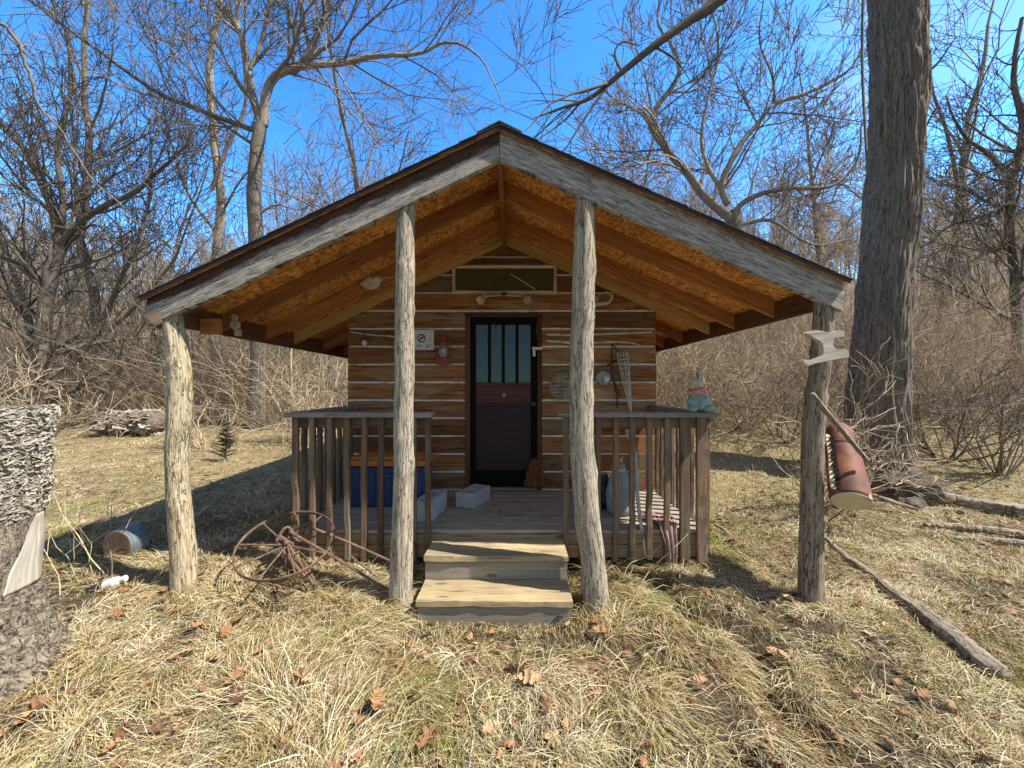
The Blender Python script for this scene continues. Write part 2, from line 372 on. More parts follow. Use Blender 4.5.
# grass blades: colour chosen by the tone each blade carries
m = NT('dry_grass_blade'); tn = m.attr('tone').outputs['Fac']
col = m.ramp(tn, [(0, (.11, .06, .028)), (.2, (.25, .17, .082)), (.42, (.50, .39, .20)), (.65, (.70, .61, .40)), (.78, (.76, .70, .54)), (.82, (.36, .34, .10)), (1, (.15, .20, .04))])
d = m.n('BsdfDiffuse', {'Color': col}); t = m.n('BsdfTranslucent', {'Color': col}); x = m.n('MixShader', {0: .12, 1: d.outputs[0], 2: t.outputs[0]})
m.t.links.new(x.outputs[0], m.out.inputs[0]); M['grass'] = m.m
m = NT('dead_oak_leaf'); tn = m.attr('tone').outputs['Fac']; co = m.n('TexCoord').outputs['Object']
col = m.ramp(tn, [(0, (.10, .052, .028)), (.35, (.26, .13, .058)), (.65, (.43, .235, .105)), (1, (.60, .42, .24))])
col = m.mix(m.fr(m.noise(co, 60, 4), .4, .7, 0, .4), col, (.18, .09, .045))
m.bsdf(col, .7); M['leaf'] = m.m
# shelf fungus: tone runs from the hinge (0) to the pale rim (1)
m = NT('shelf_fungus'); tn = m.attr('tone').outputs['Fac']; co = m.n('TexCoord').outputs['Object']
col = m.ramp(m.math('ADD', tn, m.math('MULTIPLY', m.math('SUBTRACT', m.noise(co, 40, 3), .5), .3)), [(0, (.09, .072, .055)), (.35, (.27, .23, .18)), (.5, (.15, .12, .09)), (.7, (.38, .335, .27)), (1, (.62, .56, .47))])
m.bsdf(col, .85); M['fungus'] = m.m
m = NT('bare_wood'); g = m.attr('gc').outputs['Vector']
n_ = m.noise(m.map(g, (3, 40, 40)), 1, 5, .6, .5)
m.bsdf(m.ramp(n_, [(.3, (.36, .31, .24)), (.65, (.62, .57, .48))]), .85, n_, .5, .005); M['bare'] = m.m
# striped cloth
m = NT('striped_cloth'); g = m.attr('gc').outputs['Vector']
w_ = m.n('TexWave', {'Vector': m.map(g, (1, 1, 1)), 'Scale': 11., 'Distortion': 1.5, 'Detail': 2.}, bands_direction='Y').outputs['Fac']
m.bsdf(m.ramp(w_, [(.3, (.24, .03, .025)), (.6, (.46, .40, .36))]), .9); M['cloth'] = m.m
# fascia with overhang shade painted into the brown unweathered upper band (gc.z)
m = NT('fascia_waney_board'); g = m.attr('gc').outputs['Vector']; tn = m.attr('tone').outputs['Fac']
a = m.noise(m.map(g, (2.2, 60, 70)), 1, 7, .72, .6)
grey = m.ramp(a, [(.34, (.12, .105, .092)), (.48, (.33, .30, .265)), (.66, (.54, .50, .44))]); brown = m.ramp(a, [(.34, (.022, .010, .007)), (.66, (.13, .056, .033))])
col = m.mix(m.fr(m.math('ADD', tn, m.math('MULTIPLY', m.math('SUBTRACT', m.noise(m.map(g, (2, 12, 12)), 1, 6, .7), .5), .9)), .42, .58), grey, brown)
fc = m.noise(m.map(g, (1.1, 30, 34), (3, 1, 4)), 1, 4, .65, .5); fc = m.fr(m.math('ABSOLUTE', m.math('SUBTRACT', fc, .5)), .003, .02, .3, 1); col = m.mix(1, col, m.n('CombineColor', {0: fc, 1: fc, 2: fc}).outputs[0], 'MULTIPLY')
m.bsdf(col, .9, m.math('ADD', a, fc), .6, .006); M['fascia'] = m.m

# ================================================================== SETTING
def grid(xs, ys):
    X, Y = np.meshgrid(xs, ys); Z = H(X, Y)
    V = np.stack([X, Y, Z], -1).reshape(-1, 3); nx, ny = len(xs), len(ys)
    i = np.arange(ny - 1)[:, None] * nx; j = np.arange(nx - 1)[None]
    q = np.stack([i + j, i + j + 1, i + j + 1 + nx, i + j + nx], -1).reshape(-1, 4)
    return V, q
xs = np.concatenate([np.linspace(-320, -30, 25)[:-1], np.linspace(-30, -7, 40)[:-1], np.linspace(-7, 7, 240), np.linspace(7, 30, 40)[1:], np.linspace(30, 320, 25)[1:]])
ys = np.concatenate([np.linspace(-320, -10, 16)[:-1], np.linspace(-10, .5, 24)[:-1], np.linspace(.5, 9, 170), np.linspace(9, 40, 60)[1:], np.linspace(40, 380, 25)[1:]])
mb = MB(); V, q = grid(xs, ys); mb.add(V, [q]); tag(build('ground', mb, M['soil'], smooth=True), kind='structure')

# ================================================================== CABIN
YF, YW, YD, ZD = 2.63, 4.375, 3.13, .384
XRID, ZR, XLE, ZLE, XRE, ZRE = -.085, 3.283, -2.485, 2.138, 2.255, 2.252
SL = (ZR - ZLE) / (XRID - XLE); SR = (ZR - ZRE) / (XRE - XRID)
def roofz(x): return np.where(np.asarray(x) < XRID, ZR - SL * (XRID - np.asarray(x)), ZR - SR * (np.asarray(x) - XRID))
WX0, WX1, YB = -1.864, 1.636, 8.6
cabin = thing('cabin', (-.1, 4.375, .1), 'small rustic timber cabin with a gabled porch roof on four log posts', 'cabin')
# --- walls
def wav(x0, x1, z, a=.004, n=26):
    x = np.linspace(x0, x1, n); return np.stack([x, z + a * 2 * (fbm(x * 6 + rnd.random() * 90, x * 0, o=3) - .5)], -1)
mb = MB(); ch = MB(); rows = .2032; gap = .0092
k = 0
while True:
    zb = ZD + .002 + k * rows + gap; zt = zb + rows - gap * 2; k += 1
    if zb > ZR - .12: break
    segs = [(WX0, WX1)]
    if zb < 2.33: segs = [(WX0, -.534), (.341, WX1)]
    for a, b in segs:
        xl = lambda z: max(a, XRID - (ZR - .02 - z) / SL); xr = lambda z: min(b, XRID + (ZR - .02 - z) / SR)
        if k == 3 and b > .5: pass
        if xr(zb) - xl(zb) < .05: continue
        lo = wav(xl(zb), xr(zb), zb); hi = wav(xl(zt), max(xr(zt), xl(zt) + .01), zt)[::-1]
        if 2.33 > zb and zt > 2.348: hi[:, 1] = np.minimum(hi[:, 1], zt)
        prism(mb, np.vstack([lo, hi]), YW + RNG.uniform(-.004, .004), YW + .11, (1, 0))
# boards crossing the door head are trimmed by the header; side walls
k = 0
while ZD + .002 + k * rows < 2.45:
    zb = ZD + .002 + k * rows + gap; zt = zb + rows - gap * 2; k += 1
    for x0, x1 in ((WX0 + .004, WX0 + .115), (WX1 - .115, WX1 - .004)):
        box(mb, (x0, YW + .12, zb), (x1, YB, zt), axis=1, jit=.003)
    box(mb, (WX0 + .12, YB - .11, zb), (WX1 - .12, YB - .003, zt), jit=.003)
wall = build('log_wall', mb, M['wall_wood'], cabin)
mb = MB()
zt = 2.33
prism(mb, [(WX0 + .015, ZD - .05), (-.50, ZD - .05), (-.50, 2.39), (.31, 2.39), (.31, ZD - .05), (WX1 - .015, ZD - .05), (WX1 - .015, roofz(WX1) - .05), (XRID, ZR - .06), (WX0 + .015, roofz(WX0) - .05)], YW + .0055, YW + .09)
for x0, x1 in ((WX0 + .018, WX0 + .1), (WX1 - .1, WX1 - .018)): box(mb, (x0, YW + .125, ZD - .05), (x1, YB - .02, 2.42), jit=0)
box(mb, (WX0 + .12, YB - .09, ZD - .05), (WX1 - .12, YB - .02, 2.42), jit=0)
build('chinking', mb, M['chink'], wall)
# --- foundation stones / joists under the deck
mb = MB()
for x in np.linspace(-1.70, 1.50, 6): box(mb, (x - .02, YD + .02, ZD - .20), (x + .02, YW, ZD - .035), axis=1)
build('joists', mb, M['brown_board'], cabin)
mb = MB()
box(mb, (WX0 + .02, YW + .01, -.1), (WX1 - .02, YW + .15, ZD - .002)); box(mb, (WX0 + .02, YW + .15, -.1), (WX0 + .2, YB, ZD - .062)); box(mb, (WX1 - .2, YW + .15, -.1), (WX1 - .02, YB, ZD - .062))
for x in (-1.6, -.1, 1.42): box(mb, (x - .07, YD + .1, -.1), (x + .07, YD + .24, ZD - .2), axis=2)
build('foundation', mb, M['brown_board'], cabin)
# --- deck
mb = MB(); DX0, DX1 = -1.77, 1.585; y = YD
while y < YW - .03:
    y1 = min(y + .139, YW - .008); box(mb, (DX0, y, ZD - .03), (DX1, y1, ZD + RNG.uniform(-.002, .002)), jit=.0015); y = y1 + .005
deck = build('porch_deck', mb, M['deck_wood'], cabin)
mb = MB()
box(mb, (DX0 + .01, YD - .002, ZD - .115), (DX1 - .01, YD + .035, ZD - .033), jit=.002)
box(mb, (DX0 + .01, YD + .001, ZD - .225), (DX1 - .01, YD + .035, ZD - .12), jit=.002)
for x in (DX0 + .01, DX1 - .048): box(mb, (x, YD + .04, ZD - .225), (x + .038, YW - .01, ZD - .034), axis=1)
build('rim_board', mb, M['rim_wood'], deck)
# --- steps
mb = MB(); SX0, SX1 = -.645, .412
st = MB(); box(st, (SX0, 2.815, .264), (SX1, 2.945, .306), jit=.002); box(st, (SX0, 2.949, .264), (SX1, YD - .005, .306), jit=.002)
s1 = build('step', st, M['step_wood'], cabin)
rs = MB(); box(rs, (SX0 + .008, 2.827, .10), (SX1 - .006, 2.85, .260), jit=.001); box(rs, (SX0 + .008, 2.855, -.06), (SX0 + .05, YD, .258), axis=1); box(rs, (SX1 - .048, 2.855, -.06), (SX1 - .006, YD, .258), axis=1); build('riser', rs, M['grey_step'], s1)
st = MB(); box(st, (SX0 + .01, 2.535, .092), (SX1 - .01, 2.655, .134), jit=.002); box(st, (SX0 + .012, 2.659, .092), (SX1 - .008, 2.822, .134), jit=.002)
s2 = build('step', st, M['step_wood'], cabin)
rs = MB(); box(rs, (SX0 + .02, 2.548, -.09), (SX1 - .015, 2.568, .088), jit=.001); box(rs, (SX0 + .02, 2.572, -.09), (SX0 + .06, 2.81, .084), axis=1); box(rs, (SX1 - .055, 2.572, -.09), (SX1 - .015, 2.81, .084), axis=1); build('riser', rs, M['grey_step'], s2)
# --- roof
RB = 9.0
def slab(mb, t0, t1, y0, y1, over=0., tone=None):
    for (xe, s) in ((XLE - over, 1), (XRE + over, -1)):
        ze = float(roofz(xe)); d = np.array([xe - XRID, ze - ZR]); d = d / np.linalg.norm(d)
        prism(mb, [(XRID, ZR + t0), (xe, ze + t0), (xe, ze + t1), (XRID, ZR + t1)], y0, y1, d, tone)
mb = MB()
for i, (a, b) in enumerate(((YF - .050, 3.82), (3.823, 5.03), (5.033, 6.24), (6.243, 7.45), (7.453, RB))): slab(mb, .0, .014, a, b)
roof = build('roof', mb, M['osb'], cabin)
mb = MB()
for (xe, s_) in ((XLE - .012, -1), (XRE + .012, 1)):
    ze = float(roofz(xe)); prism(mb, [(XRID, ZR - .012), (xe, ze - .012), (xe, ze + .0135), (XRID, ZR + .0135)], YF - .0535, YF - .0505, (xe - XRID, ze - ZR))
build('drip_edge', mb, M['door'], roof)
mb = MB()
for side, xe in ((0, XLE - .03), (1, XRE + .03)):
    ze = float(roofz(xe)); nrow = 19
    for i in range(nrow):
        a, b = i / nrow, min(1.0, (i + 1.12) / nrow); y = YF - .060
        x0, x1 = XRID + (xe - XRID) * a, XRID + (xe - XRID) * b; z0, z1 = [ZR + (ze - ZR) * t for t in (a, b)]
        while y < RB + .03:
            w = RNG.uniform(.25, .38); y1 = min(y + w, RB + .05); dz = RNG.uniform(0, .003)
            fr = RNG.uniform(-.004, .003) if y < YF else 0
            prism(mb, [(x0, z0 + .015), (x1, z1 + .018 + dz), (x1, z1 + .023 + dz), (x0, z0 + .020)], y + fr, y1 - .004); y = y1
prism(mb, [(XRID - .15, ZR - .15 * SL + .028), (XRID, ZR + .034), (XRID + .15, ZR - .15 * SR + .028), (XRID + .15, ZR - .15 * SR + .038), (XRID, ZR + .044), (XRID - .15, ZR - .15 * SL + .038)], YF - .058, RB + .05)
build('shingles', mb, M['shingle'], roof)
def slope_board(mb, side, top, depth, y0, y1, xin=0., xe=None, wavy=0., tone=None, n=40):
    xe = xe if xe is not None else (XLE if side < 0 else XRE); x = np.linspace(XRID + side * xin, xe, n)
    zt = roofz(x) - top; zb = zt - depth
    if wavy: zb = zb + wavy * (fbm(x * 2.2 + side * 7, x * 0 + 3, o=3) - .5) * 2
    d = (xe - XRID, float(roofz(xe)) - ZR)
    tp = np.stack([x, zt], -1); bt = np.stack([x, zb], -1)[::-1]
    prism(mb, np.vstack([tp, bt]), y0, y1, d, tone)
def fascia(side, mat, name='fascia_board', wavy=.012):
    """front gable board: extra rows so its tone can run from its lower to its upper edge"""
    b = MB(); xe = XLE + .01 if side < 0 else XRE - .01; n = 60
    x = np.linspace(XRID + side * .002, xe, n); zt = roofz(x) - .003
    dep = .198 + wavy * 2 * (fbm(x * 2.0 + 9 * side, x * 0 + 1.3, o=3) - .5)
    if side < 0: dep = dep - .02 * sstep(-1.9, -2.4, x)
    fr = np.linspace(0, 1, 7); Z = zt[None] - fr[:, None] * dep[None]; X = np.repeat(x[None], 7, 0)
    # upper band of brown and painted shade narrows towards the eave on the left board, none on the right one
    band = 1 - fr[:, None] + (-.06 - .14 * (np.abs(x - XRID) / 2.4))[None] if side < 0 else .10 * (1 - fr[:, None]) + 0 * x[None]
    for yy, fl in ((YF - .020, 1), (YF + .022, -1)):
        V = np.stack([X, np.full_like(X, yy), Z], -1).reshape(-1, 3)
        sgn = side * SL
        G = np.stack([X, Z * .3, Z + (SL * -side * -1) * 0 + np.abs(X - XRID) * (SL if side < 0 else SR)], -1).reshape(-1, 3) + (3 + side, 0, 0)
        i = np.arange(6)[:, None] * n; j = np.arange(n - 1)[None]; q = np.stack([i + j, i + n + j, i + n + j + 1, i + j + 1], -1).reshape(-1, 4)
        b.add(V, [q if fl * side > 0 else q[:, ::-1]], band.reshape(-1), G)
    N = 7 * n; low = 6 * n + np.arange(n - 1); top = np.arange(n - 1); end = np.arange(6) * n + n - 1; beg = np.arange(6) * n
    b.f += [np.stack([e, e + s_, e + s_ + N, e + N], -1) for e, s_ in ((low, 1), (top, 1), (end, n), (beg, n))]
    return build(name, b, mat, roof)
tag(fascia(-1, M['fascia']), 'fascia board with brown upper band darkened with painted shade above a wavy grey edge')
tag(fascia(1, M['fascia']), 'silver grey weathered fascia board')
for yr, mt, dep in ((3.25, 'rafter', .135), (3.83, 'rafter', .14), (4.318, 'rafter_pale', .125), (4.98, 'rafter', .14), (5.6, 'rafter', .14), (6.2, 'rafter', .14)):
    for s in (-1, 1):
        if yr > YW: b = MB(); slope_board(b, s, .003, dep, yr - .02, yr + .02, xin=1.85 if s < 0 else 1.78, xe=(XLE + .05 if s < 0 else XRE - .05))
        else: b = MB(); slope_board(b, s, .003 if mt == 'rafter' else -.0 + .003, dep, yr - .02, yr + .02, xin=.021, xe=(XLE + .05 if s < 0 else XRE - .05), wavy=.002)
        build('rafter', b, M[mt], roof)
mb = MB(); box(mb, (XRID - .019, YF + .024, ZR - .185), (XRID + .019, YW - .003, ZR - .012), axis=1); build('ridge_board', mb, M['rafter'], roof)
for s in (-1, 1):
    b = MB(); x = XLE + .028 if s < 0 else XRE - .028; z = float(roofz(x))
    box(b, (x - .018, YF + .024, z - .165), (x + .018, RB, z - .006), axis=1); o = build('eave_board', b, M['brown_board'], roof)
mb = MB(); box(mb, (XLE - .022, YF - .005, ZLE - .13), (XLE + .008, RB, ZLE - .012), axis=1); build('eave_trim', mb, M['grey_wood'], roof)
mb = MB(); beam(mb, P(152, 322, YF), P(196, 300, YF + .12), .10, .09, jit=.008); build('beam_stub', mb, M['rail_wood'], roof)
mb = MB(); box(mb, (-2.42, 2.98, 1.955), (-2.27, 3.02, 2.075)); build('blocking', mb, M['rafter'], roof)
# --- posts
def post(pxs, mat, label, seed, k=36, n=90, knots=5, dy=.055):
    c = smooth_path([P(a, b, YF + dy) for a, b, _ in pxs], n); r = np.interp(np.linspace(0, 1, n), np.linspace(0, 1, len(pxs)), [w for *_, w in pxs])
    th = np.arange(k) / k * 2 * math.pi; L = np.linspace(0, 3, n)
    r = r / np.sqrt(1 + (c[:, 0] / c[:, 1])**2)**.9
    c[:, 0] += .012 * (fbm(L * 3 + seed, L * 0, o=2) - .5) * 2
    cc, ss = np.cos(th)[None], np.sin(th)[None]
    R_ = r[:, None] * (1 + .20 * (fbm(L[:, None] * 2.3 + seed, cc * 1.1 + 4, ss * 1.1 + 4, o=3) - .5) + .10 * (fbm(L[:, None] * 1.6 + seed, cc * 6, ss * 6, o=2) - .5) + .05 * (vnoise(L[:, None] * 20, cc * 3, ss * 3) - .5))
    rg = np.random.default_rng(seed)
    for _ in range(knots):
        a, t = rg.uniform(0, 6.28), rg.uniform(.3, 2.8); da = np.angle(np.exp(1j * (th - a)))[None]
        d2 = (da * .08 / .045)**2 + ((L[:, None] - t) / .045)**2; R_ = R_ + .016 * np.exp(-d2) - .012 * np.exp(-d2 * 5)
    sec = np.stack([cc * R_, ss * R_], -1)
    mb = MB(); sweep(mb, c, sec, up=(0, 1, 0), tone=.5); o = build('porch_post', mb, M[mat], cabin, smooth=True); o['label'] = label; return o
post([(171, 309, .080), (180, 380, .088), (178, 470, .090), (183, 560, .098), (184, 610, .108)], 'post_pale', 'thick pale tan log post', 3)
post([(406, 201, .060), (405, 300, .066), (404, 400, .066), (403, 500, .072), (401, 640, .084)], 'post_grey', 'slim pale grey log post left of the steps', 21, knots=9)
post([(586, 196, .072), (584, 300, .076), (581, 400, .080), (585, 480, .086), (592, 560, .086), (598, 640, .10)], 'post_grey', 'grey cracked log post right of the steps', 35, knots=9)
post([(823, 298, .072), (819, 370, .076), (814, 430, .082), (812, 520, .084), (811, 630, .098)], 'post_dark', 'brown grey log post', 47)
# --- railings
def railing(fx, side_x, capx, wide=()):
    """fx: pixel columns of the front balusters"""
    ca = MB(); zc = 1.343
    box(ca, (capx[0], YD - .075, zc - .040), (capx[1], YD + .065, zc), jit=.002)
    o = build('railing', ca, M['cap_wood'], cabin)
    b = MB(); box(b, (side_x - .065, YD + .068, zc - .041), (side_x + .065, YW - .01, zc - .001), axis=1, jit=.002); build('side_rail', b, M['cap_wood'], o)
    b = MB(); box(b, (capx[0] + .03, YD + .002, zc - .13), (capx[1] - .02, YD + .035, zc - .043)); build('under_rail', b, M['rail_wood'], o)
    for x in fx:
        X = (x - CX) / F * (YD - .02); w = .075 if x in wide else .042; dz = RNG.uniform(-.012, .012)
        b = MB(); beam(b, (X + RNG.normal(0, .003), YD - .024, .150 + dz), (X, YD - .024, zc - .043), w, .038, up=(0, 1, 0), jit=.002); build('baluster', b, M['rail_wood'], o)
    for i, y in enumerate(np.arange(YD + .07, YW - .05, .137)):
        sx = side_x + (-.025 if side_x < 0 else .025)
        b = MB(); beam(b, (sx + RNG.normal(0, .003), y, .16), (sx, y, zc - .043), .038, .042, up=(0, 1, 0), jit=.002); build('baluster', b, M['rail_wood'], o)
    return o
tag(railing([296.5, 313, 330.5, 347.5, 364.5, 381.4, 398, 414, 428], DX0 - .005, (-1.815, -.64), ()), 'porch railing left of the steps')
tag(railing([565.6, 582, 598, 615.5, 632, 649, 666.6, 684, 701], DX1 + .008, (.385, 1.64), (684, 701)), 'porch railing right of the steps')
# --- door
dr = MB(); DY = YW + .035
box(dr, (-.472, DY + .012, ZD + .02), (.282, DY + .045, 2.345), axis=2, jit=0, tone=.5); door = build('door', dr, M['door'], cabin)
b = MB()
for x0, x1 in ((-.534, -.476), (.286, .341)): box(b, (x0, YW - .012, ZD + .002), (x1, YW + .10, 2.346), axis=2, jit=.001)
box(b, (-.534, YW - .013, 2.348), (.341, YW + .10, 2.402), jit=.001); build('door_frame', b, M['frame'], cabin)
b = MB(); box(b, (-.474, YW - .02, ZD + .002), (.284, YW + .05, ZD + .018)); build('door_sill', b, M['grey_wood'], cabin)
gx0, gx1, gz0, gz1 = -.415, .215, 1.60, 2.268
b = MB()
for x0, x1 in ((-.470, gx0), (gx1, .280)): box(b, (x0, DY - .003, ZD + .03), (x1, DY + .010, 2.34), axis=2, jit=0)
for z0, z1 in ((gz1, 2.34), (ZD + .03, ZD + .22)): box(b, (gx0 + .002, DY - .002, z0), (gx1 - .002, DY + .010, z1), jit=0)
build('door_stile', b, M['door_black'], door)
b = MB(); box(b, (gx0 + .06, DY + .002, ZD + .30), (gx1 - .06, DY + .013, gz0 - .27), jit=0, c=.006); build('door_panel', b, M['door'], door)
b = MB(); box(b, (gx0 + .002, DY - .002, gz0 - .23), (gx1 - .002, DY + .010, gz0), jit=0); build('lock_rail', b, M['door_red'], door)
pw = (gx1 - gx0) / 4
b = MB()
for i in range(1, 4): box(b, (gx0 + pw * i - .018, DY - .004, gz0), (gx0 + pw * i + .018, DY + .012, gz1), axis=2, jit=0)
build('muntin', b, M['door_black'], door)
for i in range(4):
    b = MB(); box(b, (gx0 + pw * i + .004, DY + .004, gz0 + .004), (gx0 + pw * (i + 1) - .004, DY + .009, gz1 - .004), jit=0, c=.0005); build('window_pane', b, M['glass'], door)
b = MB(); lathe(b, [(.012, 0), (.012, .03), (.028, .04), (.03, .055), (.018, .068)], (.245, DY - .004, 1.36), (0, -1, 0)); lathe(b, [(.03, 0), (.03, .006)], (.245, DY - .003, 1.36), (0, -1, 0)); build('door_knob', b, M['iron'], door)
b = MB(); lathe(b, [(.02, 0), (.02, .012), (.01, .016)], (-.09, DY - .0, 1.46), (0, -1, 0)); build('peephole', b, M['galv'], door)
b = MB(); box(b, (.23, YW - .03, 1.975), (.345, YW - .012, 2.005)); box(b, (.235, YW - .033, 1.90), (.265, YW - .015, 1.97), axis=2); build('latch', b, M['white'], door)
b = MB(); box(b, (-.19, YW - .005, 2.22), (-.18, YW + .03, 2.30), axis=2); build('hook', b, M['iron'], door)
# --- transom window
tx0, tx1, tz0, tz1 = -.675, .505, 2.605, 2.93
b = MB(); fw = .035
for z0, z1 in ((tz0, tz0 + fw), (tz1 - fw, tz1)): box(b, (tx0, YW - .035, z0), (tx1, YW + .01, z1), jit=.001)
for x0, x1 in ((tx0, tx0 + fw), (tx1 - fw, tx1)): box(b, (x0, YW - .034, tz0 + fw + .001), (x1, YW + .01, tz1 - fw - .001), axis=2, jit=.001)
tr = build('window', b, M['cream'], cabin); tag(tr, 'long low transom window over the door')
b = MB(); box(b, (tx0 + fw + .001, YW - .016, tz0 + fw + .001), (tx1 - fw - .001, YW - .010, tz1 - fw - .001), jit=0, c=.0005); build('window_pane', b, M['glass_green'], tr)
b = MB(); beam(b, (-.02, YW - .019, 2.83), (.26, YW - .019, 2.66), .003, .010); build('glass_crack', b, M['cream'], tr)

# ================================================================== THINGS ON AND AROUND THE CABIN
wy = YW - .012
def W(px, py, y=None): return P(px, py, wy if y is None else y)
# floodlight pair
c = W(504, 296); t = thing('flood_light', c, 'twin headed white flood light below the transom window', 'light')
b = MB(); lathe(b, [(.05, 0), (.05, .02), (.02, .035)], c, (0, -1, 0)); build('mount', b, M['brown_board'], t)
for s, x in ((-1, 483), (1, 525)):
    e = W(x, 298, wy - .10); d = nrm(np.array([s * .45, -.75, -.62])); b = MB()
    tube(b, [c + (s * .02, -.03, 0), e - d * .05], .008); lathe(b, [(.018, -.07), (.028, -.05), (.03, 0), (.046, .05), (.047, .065), (.035, .06), (.01, .045)], e, d); build('lamp_head', b, M['cream'], t)
# lantern
c = W(443.5, 364.5, wy - .075); K = 1.38; t = thing('lantern', c, 'red metal oil lantern hung on the cabin wall left of the door', 'lantern')
def KL(p): return [(a * K, h * K) for a, h in p]
b = MB(); lathe(b, KL([(.052, 0), (.056, .02), (.05, .045), (.03, .055)]), c); build('base', b, M['red'], t)
b = MB(); lathe(b, KL([(.025, .055), (.042, .09), (.040, .12), (.026, .155)]), c); build('globe', b, M['galv'], t)
b = MB(); lathe(b, KL([(.03, .155), (.034, .175), (.02, .20), (.024, .215), (.005, .235)]), c); build('cap', b, M['red'], t)
b = MB(); KV = lambda x, z: c + np.array([x * K, 0, z * K])
for q_ in (-1, 1): tube(b, [KV(q_ * .05, .03), KV(q_ * .060, .10), KV(q_ * .05, .17), KV(q_ * .028, .19)], .007, n=10)
tube(b, [KV(-.045, .18), KV(-.02, .235), KV(.02, .235), KV(.045, .18)], .003, n=10); build('frame', b, M['red'], t)
# sign
x0, x1, z0, z1 = W(411, 0)[0], W(434, 0)[0], W(0, 350)[2], W(0, 330)[2]
t = thing('wall_sign', ((x0 + x1) / 2, wy, z0), 'white square sign with a crossed circle, half behind the slim post', 'sign')
b = MB(); box(b, (x0, wy - .006, z0), (x1, wy, z1), jit=0, c=.001); build('plate', b, M['white'], t)
b = MB(); cc = W(421.5, 338.2, wy - .008); torus(b, cc, (0, 1, 0), .042, .0, flat=(.006, .001)); beam(b, cc + (-.03, 0, -.03), cc + (.03, 0, .03), .002, .010); box(b, cc + (-.024, -.0006, -.005), cc + (.024, .0004, .006), jit=0, c=.0004)
for (a, d, w) in ((427, 345.5, .02), (430.5, 345, .016), (428, 347, .03), (430, 339, .014), (419, 346, .05)):
    q_ = W(a, d, wy - .0075); box(b, q_ + (-w / 2, -.0006, -.005), q_ + (w / 2, .0005, .005), jit=0, c=.0004)
build('symbol', b, M['ink'], t)
# sticks on the wall
def stick(name, pts, rad, mat, label, cat='stick', n=14, k=7, grp=None):
    b = MB(); p = [np.array(q) for q in pts]; tube(b, p, rad, k=k, n=n, rough=.08, tone=.6)
    return tag(build(name, b, M[mat], org=p[0], smooth=True), label, cat, grp)
stick('wall_stick', [W(350, 332, wy - .02), W(372, 335, wy - .02), W(388, 336, wy - .02), W(397, 337, wy - .025), W(404, 333, wy - .02)], [.010, .009, .012, .008], 'bone', 'thin pale twisted stick fixed along the wall left of the slim post')
stick('wall_stick', [W(546, 334.5, wy - .02), W(570, 335, wy - .02), W(605, 334, wy - .022), W(630, 333, wy - .02), W(652, 332, wy - .02)], [.012, .016, .013, .011], 'bone', 'upper pale stick fixed along the wall right of the door')
stick('wall_stick', [W(546, 341, wy - .02), W(580, 343, wy - .03), W(612, 342, wy - .02), W(632, 343, wy - .02), W(646, 348, wy - .02)], [.014, .017, .012, .004], 'bone', 'lower curved pale stick that tapers to a point on the wall')
c = W(364.5, 343, wy - .04); t = thing('hanging_bulb', c, 'small white bulb hanging from the stick left of the slim post', 'ornament')
b = MB(); blob(b, c, (.028, .028, .034)); build('bulb', b, M['white'], t)
b = MB(); lathe(b, [(.014, .02), (.018, .05), (.010, .075)], c); tube(b, [c + (0, 0, .07), c + (0, .01, .14)], .004); build('stem', b, M['brown_board'], t)
# bone ornament under the left rafters
c = P(371, 283, 3.76); t = thing('bone_ornament', c, 'pale bone with a twig stuck under the left roof rafters', 'bone')
b = MB(); blob(b, c, (.085, .03, .055), rough=.45, seed=4, nu=22, nv=14); blob(b, c + (.06, 0, .035), (.05, .025, .03), rough=.4, seed=9); build('bone', b, M['bone'], t)
b = MB(); tube(b, [c + (.06, 0, .02), c + (.14, 0, .06), c + (.20, 0, .055), c + (.27, 0, .10)], [.018, .012, .008], n=9, rough=.1); build('twig', b, M['log'], t)
# ring fitting under the left eave
c = P(235.5, 325, 3.20); t = thing('socket_fitting', c, 'cream three-part socket fitting hanging under the left eave', 'fitting')
b = MB(); lathe(b, [(.034, -.015), (.040, 0), (.034, .02), (.026, .02), (.024, .004), (.001, .004)], c, (0, -1, 0)); build('ring', b, M['cream'], t)
b = MB(); lathe(b, [(.022, -.015), (.028, 0), (.022, .016), (.014, .016), (.012, .004), (.001, .004)], c + (-.006, 0, .062), (0, -1, 0)); build('ring', b, M['cream'], t)
b = MB(); box(b, c + (-.002, -.012, -.092), c + (.046, .012, -.036), c=.008, jit=0); build('tab', b, M['cream'], t)
# antler by the post
c = W(600, 300, wy - .02)
b = MB(); tube(b, [W(588, 306, wy - .03), W(598, 304, wy - .04), W(607, 303, wy - .05), W(612, 298, wy - .05), W(609, 293, wy - .05), W(602, 293, wy - .04), W(598, 297, wy - .03)], [.028, .026, .018, .014, .010, .005], n=26, k=9, rough=.05); blob(b, W(594, 299, wy - .03), (.05, .02, .03), rough=.4)
tag(build('antler', b, M['bone'], org=c, smooth=True), 'curled pale antler on the wall beside the cracked post', 'antler')
# wood slice
c = W(562, 387, wy - .0); t = thing('wood_slice', c, 'round slice of log with bark rim on the wall right of the door', 'wood slice')
b = MB(); th = np.arange(40) / 40 * 6.283; rr = .150 + .018 * (fbm(np.cos(th) * 2 + 3, np.sin(th) * 2 + 3) - .5) * 2
prism(b, np.stack([c[0] + rr * np.cos(th), c[2] + rr * np.sin(th)], -1), wy - .045, wy - .001); build('slice', b, M['slice'], t)
b = MB(); rr2 = rr * .86; prism(b, np.stack([c[0] + rr2 * np.cos(th), c[2] + rr2 * np.sin(th)], -1), wy - .048, wy - .046); build('cut_face', b, M['log'], t)
